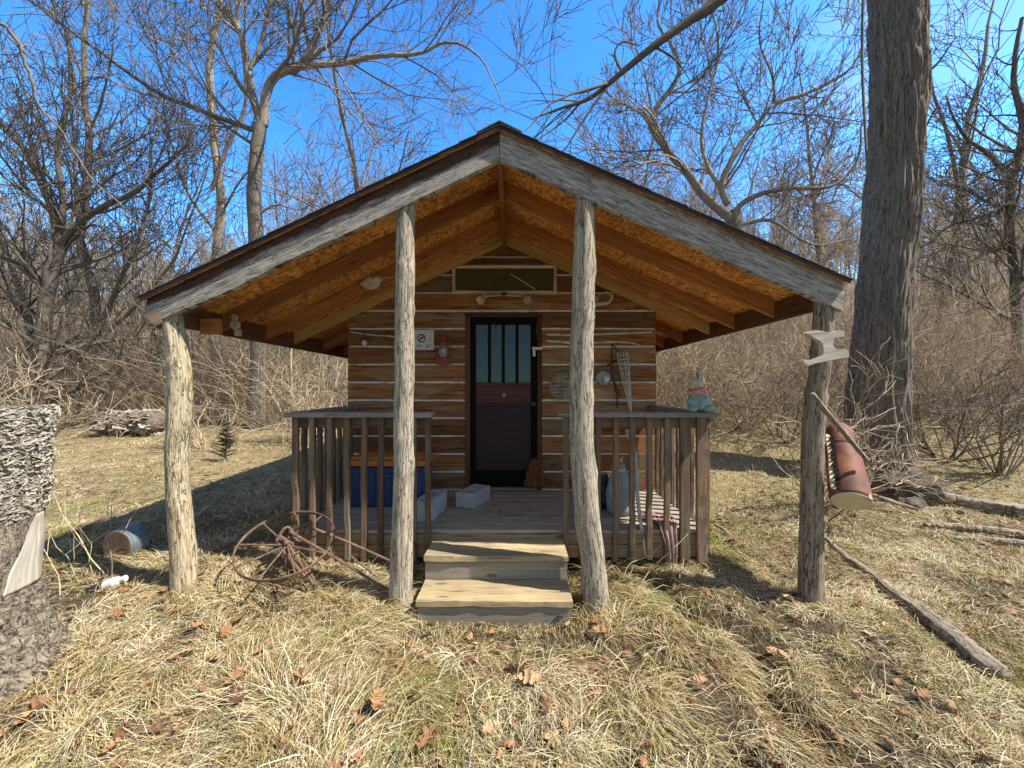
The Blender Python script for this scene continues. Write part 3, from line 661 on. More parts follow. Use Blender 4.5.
# round metal lamp / plate
c = W(603, 378, wy - .0); t = thing('round_plate', c, 'grey round metal plate with a white boss beside the bamboo torch', 'plate')
b = MB(); lathe(b, [(.085, 0), (.09, .012), (.075, .03), (.03, .022), (.001, .02)], c, (0, -1, 0), k=32); build('plate', b, M['galv'], t)
b = MB(); blob(b, c + (.03, -.04, -.015), (.034, .02, .034), rough=.3); build('boss', b, M['white'], t)
# black iron hanger
b = MB(); tube(b, [W(612, 343, wy - .01), W(612, 366, wy - .03), W(614, 383, wy - .05), W(617, 396, wy - .04), W(617, 408, wy - .03)], [.006, .009, .008], n=16)
tube(b, [W(612, 344, wy - .01), W(617, 350, wy - .04), W(621, 357, wy - .05), W(614, 362, wy - .04), W(606, 366, wy - .04)], .007, n=16)
tube(b, [W(614, 382, wy - .05), W(618, 391, wy - .06), W(620, 398, wy - .06)], [.012, .007], n=8)
tag(build('iron_hanger', b, M['iron'], org=W(612, 366)), 'black iron hook hanging on the wall between plate and torch', 'hook')
# bamboo torch
c0, c1 = W(630, 410, wy - .06), W(622.5, 352, wy - .05); t = thing('bamboo_torch', W(634, 480, wy - .1), 'bleached bamboo torch with a split basket head against the wall', 'torch')
b = MB(); tube(b, [W(634, 488, wy - .12), W(630.5, 408, wy - .07)], [.012, .011], k=10); build('pole', b, M['bamboo'], t)
b = MB(); ax = nrm(c1 - c0); ux = np.array([1., 0, 0]); vy = np.array([0, 1., 0])
for i in range(11):
    a = i / 11 * 6.283; d = np.cos(a) * ux + np.sin(a) * vy
    tube(b, [W(630.5, 408, wy - .07) + d * .010, c0 + (c1 - c0) * .55 + d * .045, c1 - ax * .06 + d * .06, c1 + d * .056], [.005, .006, .005], k=5, n=8)
build('basket_strips', b, M['bamboo'], t)
b = MB()
for f_, r_ in ((.62, .050), (.72, .056), (.80, .059), (.87, .060), (.94, .058)): torus(b, c0 + (c1 - c0) * f_, ax, r_ + .004, .005, k=24, m=6)
build('woven_band', b, M['bamboo'], t)
# pale stick leaning in the railing
stick('leaning_stick', [P(627, 430, 3.5), P(635, 455, 3.35), P(638, 500, 3.2), P(646, 556, YD - .012)], [.020, .018, .016, .015], 'bamboo', 'pale bent stick leaning behind the right railing', 'stick')
# animal figurine on the corner of the rail
c = np.array([(697 - CX) / F * 3.12, 3.12, 1.344]); t = thing('garden_figurine', c, 'teal grey sitting rabbit figurine with a pink scarf on the railing corner', 'figurine')
b = MB(); blob(b, c + (.01, 0, .07), (.095, .075, .075), rough=.2, nu=22, nv=14); blob(b, c + (.0, -.01, .135), (.058, .055, .075), rough=.15); blob(b, c + (-.06, -.05, .028), (.04, .045, .028), rough=.2); blob(b, c + (.07, -.05, .03), (.045, .05, .032), rough=.2); blob(b, c + (.10, .02, .04), (.03, .03, .03), rough=.2); build('body', b, M['teal'], t, smooth=True)
b = MB(); blob(b, c + (-.035, -.02, .225), (.05, .045, .05), rough=.12); blob(b, c + (-.065, -.045, .205), (.028, .026, .025)); build('head', b, M['tan'], t, smooth=True)
for dx, hh in ((-.035, .0), (.022, .012)):
    b = MB(); tube(b, [c + (dx, 0, .25), c + (dx - .006, .01, .282 + hh), c + (dx - .002, .015, .315 + hh)], [.013, .018, .006], n=8); build('ear', b, M['galv'] if dx > 0 else M['tan'], t, smooth=True)
b = MB(); torus(b, c + (-.01, -.01, .172), (-.25, -.1, 1), .058, .014, k=24, flat=(.012, .017)); tube(b, [c + (-.05, -.055, .17), c + (.0, -.072, .15), c + (.05, -.06, .165)], .013, n=8); build('scarf', b, M['pink'], t, smooth=True)
# cooler bin on the left of the porch
x0, x1 = (346 - CX) / F * 3.75, (428 - CX) / F * 3.75; t = thing('storage_bin', ((x0 + x1) / 2, 3.9, ZD), 'blue plastic bin with an orange yellow lid behind the left railing', 'bin')
b = MB(); box(b, (x0 + .03, 3.72, ZD + .003), (x1 - .03, 4.10, ZD + .40), jit=0, c=.02)
for i in range(5): xx = x0 + .1 + i * .15; box(b, (xx, 3.708, ZD + .05), (xx + .05, 3.722, ZD + .36), axis=2, jit=0, c=.003)
build('tub', b, M['blue'], t)
b = MB(); box(b, (x0, 3.69, ZD + .40), (x1, 4.13, ZD + .455), jit=0, c=.015); box(b, (x0 + .06, 3.74, ZD + .456), (x1 - .06, 4.08, ZD + .485), jit=0, c=.012); build('lid', b, M['yellow'], t)
b = MB(); box(b, ((x0 + x1) / 2 - .08, 3.68, ZD + .30), ((x0 + x1) / 2 + .08, 3.707, ZD + .335), jit=0); build('handle', b, M['blue'], t)
# concrete blocks
def cblock(cx, cy, lx, ly, lz, rz, label, cores=2, tilt=0.):
    t = thing('concrete_block', (cx, cy, ZD + .002), label, 'concrete block', 'concrete blocks on the porch')
    b = MB(); n = 10; ca, sa = math.cos(rz), math.sin(rz); start = 0
    def add_box(lo, hi):
        tmp = MB(); box(tmp, lo, hi, jit=.0015, c=.006)
        v = np.concatenate(tmp.v); v2 = v.copy(); v2[:, 0] = v[:, 0] * ca - v[:, 1] * sa + cx; v2[:, 1] = v[:, 0] * sa + v[:, 1] * ca + cy; v2[:, 2] = v[:, 2] + ZD + .004
        b.add(v2, tmp.f, .5, v)
    w = .032
    add_box((-lx / 2, -ly / 2, 0), (-lx / 2 + w, ly / 2, lz)); add_box((lx / 2 - w, -ly / 2, 0), (lx / 2, ly / 2, lz))
    for f_ in np.linspace(-ly / 2, ly / 2 - w, cores + 1): add_box((-lx / 2 + w + .0005, f_ + .001, .001), (lx / 2 - w - .0005, f_ + w - .001, lz - .001))
    build('block', b, M['concrete'], t); return t
cblock(-.385, 3.86, .19, .37, .145, -.38, 'grey hollow concrete block lying on the deck before the door')
cblock(-.735, 3.50, .16, .40, .175, -.16, 'weathered concrete block beside the left railing end')
# bundle at the foot of the door
c = P(533, 486, YW - .09); b = MB()
for i in range(60):
    a = RNG.normal(0, .035, 2); q0 = c + (a[0] * 1.1, a[1] * .7, .0); q1 = c + (a[0] * .9 + .01, a[1] * .7, .14 + RNG.random() * .05); tube(b, [q0, (q0 + q1) / 2, q1, q1 + (.01 - a[0] * .5, 0, .12)], [.008, .009, .007, .003], k=4, n=6)
tag(build('straw_bundle', b, M['straw'], org=c), 'small brown bundle of dried stalks at the right foot of the door', 'bundle')
# ---- right porch clutter: plastic jug, dark bag, striped cloth
c = np.array([(621 - CX) / F * 3.55, 3.55, ZD + .003]); t = thing('plastic_sack', c, 'blue grey plastic sack standing behind the right railing', 'sack')
b = MB(); nv, nu = 16, 24; u = np.arange(nu) / nu * 6.283
zz = np.linspace(0, .46, nv); rr = np.interp(zz, [0, .03, .2, .33, .41, .46], [.10, .125, .12, .085, .05, .062])
R_ = rr[:, None] * (1 + .3 * (fbm(np.cos(u)[None] * 2.5 + 7, np.sin(u)[None] * 2.5 + 2, zz[:, None] * 6, o=3) - .5))
sweep(b, np.stack([c[0] + zz * -.05, c[1] + zz * 0, c[2] + zz], -1), np.stack([np.cos(u)[None] * R_, np.sin(u)[None] * R_], -1), up=(0, 1, 0)); build('bag', b, M['bluegrey'], t, smooth=True)
b = MB(); torus(b, c + (-.02, 0, .405), (0, 0, 1), .056, .009, k=20, m=6); build('tie', b, M['white'], t)
c = np.array([(603 - CX) / F * 3.7, 3.7, ZD + .003]); b = MB(); blob(b, c + (0, 0, .16), (.10, .09, .17), rough=.5, seed=12, nu=20, nv=14)
tag(build('dark_bag', b, M['black'], org=c), 'dark crumpled bag behind the cracked post on the porch', 'bag')
b = MB(); nx, ny = 22, 46; a = np.linspace(0, 1, ny); pth = smooth_path([P(655, 508, 3.42) * [1, 1, 0] + [0, 0, ZD + .03], P(664, 515, 3.25) * [1, 1, 0] + [0, 0, ZD + .035], [(668 - CX) / F * 3.11, 3.115, ZD + .02], [(671 - CX) / F * 3.08, 3.075, ZD - .12], [(672 - CX) / F * 3.07, 3.07, ZD - .24]], ny)
w_ = np.linspace(-1, 1, nx); wid = np.interp(a, [0, .4, .8, 1], [.14, .075, .036, .032]); fold = .016 * np.sin(w_[None] * 9 + a[:, None] * 3) + .02 * (fbm(w_[None] * 3, a[:, None] * 5, o=2) - .5)
V = pth[:, None] + np.stack([w_[None] * wid[:, None], fold * (a[:, None] > .35) - .0 * w_[None], np.abs(fold) * (a[:, None] <= .5)], -1)
i = np.arange(ny - 1)[:, None] * nx; j = np.arange(nx - 1)[None]; q = np.stack([i + j, i + j + 1, i + j + 1 + nx, i + j + nx], -1).reshape(-1, 4)
b.add(V.reshape(-1, 3), [q], .5, np.stack([np.repeat(a[:, None], nx, 1), np.repeat(w_[None] * .22, ny, 0), 0 * fold], -1).reshape(-1, 3))
ob = build('striped_cloth', b, M['cloth'], org=pth[20], smooth=True); mod = ob.modifiers.new('thickness', 'SOLIDIFY'); mod.thickness = .004
tag(ob, 'faded red and white striped cloth draped over the deck edge', 'cloth')

# ---- rusty implement: big tilted wheel, inner frame, two handles
c = P(286.5, 543, 2.78); nor = nrm(np.array([.08, -.40, .91])); Rw = .318
t = thing('rusty_cultivator', (c[0], c[1], float(H(c[0], c[1]))), 'rusty iron wheel cultivator with long handles leaning by the left railing', 'cultivator')
wb = MB(); torus(wb, c, nor, Rw, .0, k=72, m=8, flat=(.005, .015)); wheel = build('wheel', wb, M['rust'], t, smooth=True)
u = nrm(np.cross(nor, [1., 0, 0])); v = np.cross(nor, u)
hub = c + nor * -.02
b = MB()
for i in range(9):
    a = i / 9 * 6.283 + .3; d = np.cos(a) * u + np.sin(a) * v; tube(b, [hub + d * .02, hub + d * .18 + nor * .012, c + d * (Rw - .002)], [.007, .006, .006], k=6, n=5)
build('spokes', b, M['rust'], wheel)
b = MB(); lathe(b, [(.015, -.06), (.03, -.05), (.03, -.02), (.02, 0), (.02, .03), (.012, .04)], hub, nor, k=16); build('hub', b, M['rust'], wheel)
def PZ(zx, zy, Y): return P(220 + zx / 4.655, 490 + zy / 4.655, Y)
b = MB(); tube(b, [PZ(265, 235, 2.82), PZ(300, 180, 2.86), PZ(335, 190, 2.86), PZ(390, 330, 2.76), PZ(440, 425, 2.70), PZ(425, 432, 2.68), PZ(350, 350, 2.70), PZ(285, 270, 2.78), PZ(265, 235, 2.82)], .011, n=40)
tube(b, [PZ(300, 225, 2.80), PZ(360, 320, 2.74), PZ(435, 440, 2.66)], .010, n=8); tube(b, [PZ(280, 215, 2.80), PZ(345, 255, 2.80)], .009, n=5)
tube(b, [PZ(335, 300, 2.73), PZ(378, 285, 2.77)], .009, n=4); tube(b, [PZ(435, 420, 2.69), (PZ(440, 432, 2.68)[0], 2.70, float(H(PZ(440, 432, 2.68)[0], 2.70)) - .02)], .012, n=4)
tube(b, [PZ(300, 290, 2.76), (PZ(300, 290, 2.76)[0] + .02, 2.80, float(H(-1.5, 2.8)) - .02)], .010, n=4)
build('frame', b, M['rust'], t)
torus(b2 := MB(), PZ(330, 235, 2.92), nrm(np.array([-.5, -.4, .75])), .12, .007, k=36, m=6); build('small_ring', b2, M['rust'], t)
for p0, p1, p2 in ((PZ(325, 195, 2.82), PZ(560, 330, 2.72), PZ(800, 480, 2.70)), (PZ(400, 165, 2.98), PZ(600, 245, 2.98), PZ(815, 340, 2.98))):
    b = MB(); tube(b, [p0, p1, p2], [.011, .010, .010], n=10); build('handle', b, M['rust'], t)
b = MB(); tube(b, [PZ(600, 300, 2.90), PZ(680, 365, 2.88), PZ(745, 415, 2.86)], .005, n=6); tube(b, [PZ(740, 300, 2.98), PZ(690, 360, 2.92), PZ(705, 390, 2.88)], .004, n=6); tube(b, [PZ(560, 425, 2.86), PZ(700, 420, 2.86)], .010, n=4); build('brace', b, M['rust'], t)

# ---- right post: driftwood and red cylinder
z6 = [(190, 315), (240, 295), (300, 300), (340, 310), (385, 306), (430, 295), (465, 310), (460, 335), (400, 345), (380, 365), (378, 390), (385, 412), (410, 438), (440, 438), (470, 432), (490, 450), (500, 490), (440, 505), (390, 515), (340, 525), (260, 540), (190, 560), (160, 545), (150, 515), (200, 520), (270, 495), (300, 480), (308, 450), (300, 400), (280, 370), (230, 345)]
yb = YF - .115; pp = smooth_path(z6 + [z6[0]], 120)[:-1]; poly = np.array([P(780 + a / 7.314, 290 + d / 7.314, yb)[[0, 2]] for a, d in pp])
b = MB(); cen = poly.mean(0); prism(b, poly, yb - .006, yb + .028, (1, .1)); prism(b, cen + (poly - cen) * .93, yb - .012, yb - .0055, (1, .1))
tag(build('driftwood_plaque', b, M['bare'], org=(cen[0], yb, cen[1])), 'white I-shaped driftwood piece nailed to the brown grey post', 'driftwood')
c0, c1 = P(837.5, 425, 2.96), P(851, 501, 2.57); ax = nrm(c1 - c0); t = thing('hanging_cylinder', c0, 'rust red cylinder with pale round end hung on the brown grey post', 'cylinder')
n = 30; L = np.linspace(0, 1, n); k = 32; th = np.arange(k) / k * 6.283; rr = np.interp(L, [0, .04, .1, .28, .33, .36, .45, .9, 1], [.02, .065, .082, .088, .083, .098, .102, .112, .112])
R_ = rr[:, None] * (1 + .06 * (fbm(L[:, None] * 5, np.cos(th)[None] * 2, np.sin(th)[None] * 2) - .5))
b = MB(); sweep(b, c0 + (c1 - c0) * L[:, None], np.stack([np.cos(th)[None] * R_, np.sin(th)[None] * R_], -1), up=(0, 1, 0), tone=.5); build('body', b, M['rust_red'], t, smooth=True)
b = MB(); lathe(b, [(.001, -.006), (.104, -.004), (.110, .004), (.106, .010), (.001, .014)], c1, ax, k=36); build('end_disc', b, M['cut_end'], t)
side = nrm(np.cross(ax, [0, 1., 0])); side = side if side[0] < 0 else -side
b = MB()
for i in range(13):
    f_ = .26 + i * .054; q0 = c0 + (c1 - c0) * f_ + side * (.090 + .02 * f_) + (0, .0, 0); tube(b, [q0 + (0, -.035, 0), q0 + side * RNG.uniform(.022, .036) + ax * RNG.uniform(.02, .045) + (0, -.03, 0)], [.012, .006], k=5, n=3)
build('toothed_edge', b, M['matt_black'], t)
b = MB(); beam(b, c0 + (c1 - c0) * .24 + side * .108, c0 + (c1 - c0) * .96 + side * .126, .012, .03, up=(1, 0, 0), n=8); build('seam_strip', b, M['cut_end'], t)
b = MB(); torus(b, c0 + (c1 - c0) * .335, ax, .088, .0, k=36, m=8, flat=(.010, .022)); build('band', b, M['frame'], t)
b = MB(); beam(b, c0 + (c1 - c0) * .72 + nrm(np.array([.25, -1, .2])) * .103, c0 + (c1 - c0) * .97 + nrm(np.array([.28, -1, .2])) * .118, .028, .012, up=(0, -1, 0)); build('metal_clip', b, M['galv'], t)
b = MB(); tube(b, [P(821, 415, YF + .06), P(836, 420, 2.8), P(838, 432, 2.84)], .004, n=8); build('wire', b, M['iron'], t)
stick('wedged_stick', [P(812, 394, YF - .10), P(840, 428, YF - .08), P(867, 460, YF - .06)], [.017, .017, .014], 'log', 'straight bare stick wedged across the red cylinder', 'stick')

# ================================================================== LEFT FOREGROUND
# tall stump with shelf fungus
sx, sy = -2.84, 1.90; t = thing('tree_stump', (sx, sy, 0), 'tall broken tree stump crusted with pale shelf fungus in the left foreground', 'stump')
n, k = 260, 300; Z = np.linspace(-.12, 1.44, n); th = np.arange(k) / k * 6.283
rr = np.interp(Z, [-.12, .05, .2, .35, .5, .8, 1.2, 1.44], [.52, .43, .36, .33, .325, .33, .36, .385])
cc, ss = np.cos(th)[None], np.sin(th)[None]
msk = 1 - sstep(.44, .52, Z)[:, None] * (1 - sstep(.84, .92, Z))[:, None] * (1 - sstep(.9, 1.15, np.abs(np.angle(np.exp(1j * (th - .45))))))[None]
R_ = rr[:, None] * (1 + .22 * (fbm(Z[:, None] * 2, cc * 1.5 + 9, ss * 1.5 + 9) - .5)) + msk * .05 * (np.abs(fbm(Z[:, None] * 3.4, cc * 7, ss * 7, o=3) - .5) * -2 + .3) + msk * .035 * (fbm(Z[:, None] * 10, cc * 9, ss * 9, o=3) - .5) + msk * .03 * (fbm(Z[:, None] * 34, cc * 20, ss * 20, o=3) - .5)
b = MB(); p = np.stack([sx + 0 * Z, sy + 0 * Z, Z], -1); top = 1.37 + .06 * fbm(cc * 3 + 2, ss * 3, o=3)[0] + .05 * fbm(cc * 14, ss * 14, o=3)[0]
V = np.stack([sx + cc * R_, sy + ss * R_, np.minimum(Z[:, None], top[None] + 0 * Z[:, None])], -1)
i = np.arange(n - 1)[:, None] * k; j = np.arange(k)[None]; q = np.stack([i + j, i + (j + 1) % k, i + k + (j + 1) % k, i + k + j], -1).reshape(-1, 4)
b.add(V.reshape(-1, 3), [q, np.arange(k) + (n - 1) * k], .5, np.stack([np.repeat(Z[:, None], k, 1), cc * .33 + 0 * R_, ss * .33 + 0 * R_], -1).reshape(-1, 3)); build('trunk', b, M['stump'], t, smooth=True)
def radius_at(z, a): return np.array([np.interp(zz, Z, R_[:, int(a_ / 6.283 * k) % k]) for zz, a_ in zip(np.atleast_1d(z), np.atleast_1d(a))])
def flaps(mb, cen, dirs, up, size, na=9):
    """fan-shaped brackets: hinge at cen, growing along dirs"""
    cen = np.asarray(cen); T = len(cen); sd = nrm(np.cross(dirs, up)); fa = np.linspace(-1.35, 1.35, na); Vt, tn = [], []
    for layer, dz in ((0, 0.), (1, -.16)):
        for ring, rf in enumerate((0, .45, .8, 1.)):
            for a in fa:
                w = rf * size * (1 + .12 * np.sin(a * 5 + cen[:, 0] * 90))
                drop = -(rf**2) * .25 + (.10 * rf if layer == 0 else -.02) + dz * (1 - rf * .9)
                Vt.append(cen + dirs * (math.cos(a) * w)[:, None] + sd * (math.sin(a) * w * 1.15)[:, None] + up * (drop * size)[:, None]); tn.append(np.full(T, rf * (1 if layer == 0 else .9)))
    V = np.stack(Vt, 1); tn = np.stack(tn, 1); m_ = V.shape[1]; fs = []
    for layer in (0, 1):
        for r_ in range(3):
            for a in range(na - 1):
                o = layer * 4 * na + r_ * na + a; f = [o, o + 1, o + na + 1, o + na]; fs.append(f if layer else f[::-1])
    for a in range(na - 1): o = 3 * na + a; fs.append([o, o + 1, o + 1 + 4 * na, o + 4 * na])
    Q = (np.arange(T)[:, None, None] * m_ + np.array(fs)[None]).reshape(-1, 4)
    mb.add(V.reshape(-1, 3), [Q], tn.reshape(-1))
nf = 12000; a = RNG.uniform(-2.0, .92, nf); z = RNG.uniform(.60, 1.43, nf); keep = (RNG.random(nf) < np.interp(a, [-2, -1.0, -.4, .9], [.15, .35, .9, 1])) & ~((a > -.05) & (z < .86)); a, z = a[keep], z[keep]
ra = radius_at(z, a % 6.283); cen = np.stack([sx + np.cos(a) * (ra - .012), sy + np.sin(a) * (ra - .012), z], -1)
dr_ = nrm(np.stack([np.cos(a), np.sin(a), RNG.uniform(-.3, .5, len(a))], -1) + RNG.normal(0, .55, (len(a), 3))); b = MB()
flaps(b, cen, dr_, nrm(np.stack([RNG.normal(0, .8, len(a)), RNG.normal(0, .8, len(a)), np.ones(len(a))], -1)), RNG.uniform(.008, .019, len(a)) * np.interp(z, [.5, 1.4], [.8, 1.35])); tag(build('shelf_fungus', b, M['fungus'], t, smooth=True), kind='stuff')
# bare wood patch on the stump
b = MB(); na, nz = 24, 30; aa = np.linspace(-.02, .92, na); zz = np.linspace(.50, .86, nz)
A, ZZ = np.meshgrid(aa, zz); ww = np.interp(zz, [.50, .60, .72, .86], [.95, .85, .55, .2])[:, None]; A2 = .62 + (A - .62) * ww + .06 * (fbm(ZZ * 14, A * 2) - .5)
rr2 = np.interp(ZZ, Z, rr) * (1 + .22 * (fbm(ZZ * 2, np.cos(A2) * 1.5 + 9, np.sin(A2) * 1.5 + 9) - .5)) + .006 + .008 * (fbm(ZZ * 4, A2 * 26, o=3) - .5)
V = np.stack([sx + np.cos(A2) * rr2, sy + np.sin(A2) * rr2, ZZ], -1); i = np.arange(nz - 1)[:, None] * na; j = np.arange(na - 1)[None]; q = np.stack([i + j, i + j + 1, i + j + 1 + na, i + j + na], -1).reshape(-1, 4)
b.add(V.reshape(-1, 3), [q], .5, np.stack([ZZ, np.cos(A) * .33, np.sin(A) * .33], -1).reshape(-1, 3)); ob = build('bare_wood', b, M['bare'], t, smooth=True); mod = ob.modifiers.new('thickness', 'SOLIDIFY'); mod.thickness = .004
# bucket lying on its side
def G(px, py, Y):   # the ground point under a pixel column at depth Y
    q = P(px, py, Y); return np.array([q[0], q[1], float(H(q[0], q[1]))])
c = G(117, 548, 3.02) + (0, 0, .10); ax = nrm(np.array([.02, .99, .03])); t = thing('steel_bucket', c, 'short blue grey bucket with a rusty bottom lying left of the thick post', 'bucket')
b = MB(); lathe(b, [(.118, 0), (.120, .01), (.126, .012), (.126, .03), (.122, .034), (.125, .06), (.129, .063), (.129, .07), (.126, .073), (.131, .12), (.138, .122), (.138, .13), (.128, .128), (.11, .02)], c, ax, k=36); build('shell', b, M['bucket'], t)
b = MB(); lathe(b, [(.001, -.002), (.112, -.004), (.116, .004), (.001, .006)], c, ax, k=36); build('bottom', b, M['rust'], t)
b = MB(); s_ = nrm(np.cross(ax, [0, 0, 1.])); tube(b, [c + ax * .125 + s_ * .137, c + ax * .18 + s_ * .10 - (0, 0, .05), c + ax * .20 - (0, 0, .06), c + ax * .18 - s_ * .10 - (0, 0, .05), c + ax * .125 - s_ * .137], .004, n=16); build('handle', b, M['iron'], t)
# white bottle in the leaves
c = G(106, 578, 2.66) + (0, 0, .03); ax = nrm(np.array([.75, .1, .28])); t = thing('plastic_bottle', c, 'white and black plastic bottle lying in the leaves', 'bottle')
b = MB(); lathe(b, [(.03, -.10), (.034, -.095), (.034, .0), (.03, .02)], c, ax, k=20); build('label_band', b, M['black'], t)
b = MB(); lathe(b, [(.035, .0), (.036, .06), (.028, .085), (.018, .095), (.018, .115), (.02, .116), (.02, .13), (.012, .131)], c, ax, k=20); build('body', b, M['white'], t)
# fungus-covered log in the back left
c0, c1 = G(103, 440, 8.6) + (0, 0, .26), G(158, 434, 8.6) + (0, 0, .30); t = thing('fungus_log', c0 - (0, 0, .26), 'short log chunk covered with pale fungus before the woods', 'log')
b = MB(); tube(b, [c0, c1], .23, k=28, n=14, rough=.05, tone=.5); build('log', b, M['stump'], t, smooth=True)
nf = 260; f_ = RNG.random(nf); a = RNG.uniform(0, 6.283, nf); d = np.stack([0 * a, np.cos(a), np.sin(a)], -1); cen = c0 + (c1 - c0) * f_[:, None] + d * .22; b = MB()
flaps(b, cen, nrm(d + (0, 0, -.1) + RNG.normal(0, .2, d.shape)), nrm(np.stack([RNG.normal(0, .5, nf), 0 * a + .05, np.ones(nf)], -1)), RNG.uniform(.05, .10, nf)); tag(build('shelf_fungus', b, M['fungus'], t, smooth=True), kind='stuff')

# ================================================================== LOGS AND STICKS
def log(name, pts, rad, label, mat='log', grp=None, k=28, n=90, cat='log'):
    p = smooth_path([np.array(q) for q in pts], n); r = np.interp(np.linspace(0, 1, n), np.linspace(0, 1, len(rad)), rad)
    th = np.arange(k) / k * 6.283; L = np.linspace(0, 1, n)[:, None] * np.linalg.norm(p[-1] - p[0]); s0 = RNG.random() * 40
    R_ = r[:, None] * (1 + .45 * (fbm(L * 2.6 + s0, np.cos(th)[None] * 1.3 + 2, np.sin(th)[None] * 1.3, o=3) - .5) + .35 * (fbm(L * 3 + s0, np.cos(th)[None] * 5, np.sin(th)[None] * 5, o=3) - .5))
    p = p + np.cumsum(RNG.normal(0, .0035, p.shape), 0) * (1, 1, .2)
    b = MB(); sweep(b, p, np.stack([np.cos(th)[None] * R_, np.sin(th)[None] * R_], -1), tone=.5)
    return tag(build(name, b, M[mat], org=p[0], smooth=True), label, cat, grp)
def GZ(px, py, Y, dz): return G(px, py, Y) + (0, 0, dz)
log('fallen_log', [GZ(826, 538, 3.45, .02), GZ(850, 557, 3.14, .03), GZ(878, 576, 2.88, .035), GZ(908, 602, 2.61, .03), GZ(936, 626, 2.39, .04), GZ(964, 655, 2.19, .03), GZ(1003, 688, 1.97, .035)], [.02, .036, .042, .05, .056], 'long pale rotten log running down the slope in the right foreground')
log('fallen_log', [GZ(893, 496, 4.35, .06), GZ(940, 506, 4.1, .07), GZ(985, 515, 3.95, .07), GZ(1060, 530, 3.7, .06)], [.05, .06, .065, .07], 'thick grey log lying across the slope right of the big tree')
log('fallen_log', [GZ(925, 527, 3.62, .03), GZ(975, 534, 3.55, .04), GZ(1040, 541, 3.5, .03)], [.02, .032, .03], 'upper thin grey branch below the thick log')
log('fallen_log', [GZ(955, 540, 3.42, .02), GZ(995, 545, 3.38, .03), GZ(1050, 548, 3.3, .03)], [.018, .026, .026], 'lower thin grey branch below the thick log')
stick('fallen_stick', [GZ(860, 478, 4.2, .12), GZ(885, 486, 4.0, .12), GZ(918, 510, 3.9, .05)], [.012, .022, .018], 'log', 'bent stick propped at the big tree root', 'stick')
stick('fallen_stick', [GZ(715, 508, 3.7, .05), GZ(726, 520, 3.55, .03), GZ(737, 532, 3.4, .02)], [.010, .014, .012], 'log', 'short stick on the bank right of the porch corner', 'stick')
stick('fallen_stick', [GZ(868, 588, 2.8, .12), GZ(850, 580, 2.8, .06), GZ(832, 592, 2.7, .02)], [.005, .008, .006], 'log', 'small forked twig beside the pale rotten log', 'stick')
stick('fallen_stick', [GZ(640, 582, 2.85, .02), GZ(652, 560, 2.95, .16), GZ(676, 545, 3.0, .22), GZ(688, 530, 3.02, .30)], [.0025, .004, .002], 'twig', 'thin bent dry stem rising before the deck edge', 'stick')
stick('fallen_stick', [GZ(622, 580, 2.9, .02), GZ(630, 566, 2.95, .12), GZ(650, 556, 3.0, .2), GZ(662, 548, 3.02, .24)], [.0025, .0035, .002], 'twig', 'second dry stem bending up under the deck edge', 'stick')
log('red_log', [GZ(95, 420, 9.4, .30), GZ(120, 412, 9.4, .42), GZ(150, 410, 9.5, .40)], [.04, .05, .04], 'thin reddish fallen branch behind the fungus log', 'rust_red', k=10, n=16, cat='branch')
# dark rotten stump near the big tree
c = G(906, 480, 4.22); b = MB(); blob(b, c + (0, 0, .09), (.30, .20, .22), rough=.8, seed=31, nu=40, nv=24)
tag(build('rotten_stump', b, M['tree_dark'], org=c), 'low dark rotten stump at the foot of the big tree', 'stump')

# ================================================================== TREES
def branch(rg, start, d, L, r, lev, out, gn=.12, maxlev=4, rmin=.0045, dens=1.):
    n = (12, 9, 7, 6, 5, 4)[min(lev, 5)]; p = [np.array(start, float)]; d = nrm(np.array(d, float)); st = L / (n - 1)
    for i in range(n - 1):
        d = nrm(d + rg.normal(0, gn, 3) + np.array([0, 0, .05 if lev < 3 else .02])); p.append(p[-1] + d * st)
    p = np.array(p); rad = np.maximum(r * (1 - np.linspace(0, 1, n)**1.2 * .8), rmin)
    out.append((p, rad)); kids(rg, p, rad, L, lev, out, gn, maxlev, rmin, dens)
def kids(rg, p, rad, L, lev, out, gn=.12, maxlev=4, rmin=.0045, dens=1., t0=.22):
    if lev >= maxlev: return
    nk = max(2, int(round((7, 8, 6, 3, 3)[min(lev, 4)] * dens * min(1.8, max(.6, L / (3.5, 2.0, 1.1, .6, .4)[min(lev, 4)])))))
    n = len(p)
    for t in np.sort(rg.uniform(t0, .98, nk)):
        x = t * (n - 1); i = int(x); f = x - i; q = p[i] * (1 - f) + p[min(i + 1, n - 1)] * f; tg = nrm(p[min(i + 1, n - 1)] - p[max(i - 1, 0)])
        s = nrm(np.cross(tg, rg.normal(0, 1, 3))); an = rg.uniform(.45, 1.15); d = tg * math.cos(an) + s * math.sin(an) + np.array([0, 0, .12])
        rl = L * rg.uniform(.40, .75) * (1 - .42 * t); rr = max(rmin, (rad[i] * .55) * rg.uniform(.6, 1))
        branch(rg, q, d, rl, rr, lev + 1, out, gn, maxlev, rmin, dens)
def split_build(out, root, mat, thick=.03, kmin=3):
    tr, cr = MB(), MB()
    by = {}
    for p, r in out: by.setdefault((len(p), bool(r[0] > thick)), []).append((p, r))
    for (n, th), L in by.items():
        P_ = np.stack([a for a, _ in L]); R_ = np.stack([a for _, a in L]); tubes(tr if th else cr, P_, R_, 9 if th else kmin)
    if tr.n: build('trunk', tr, mat, root, smooth=True)
    if cr.n: build('crown', cr, mat, root, smooth=True)
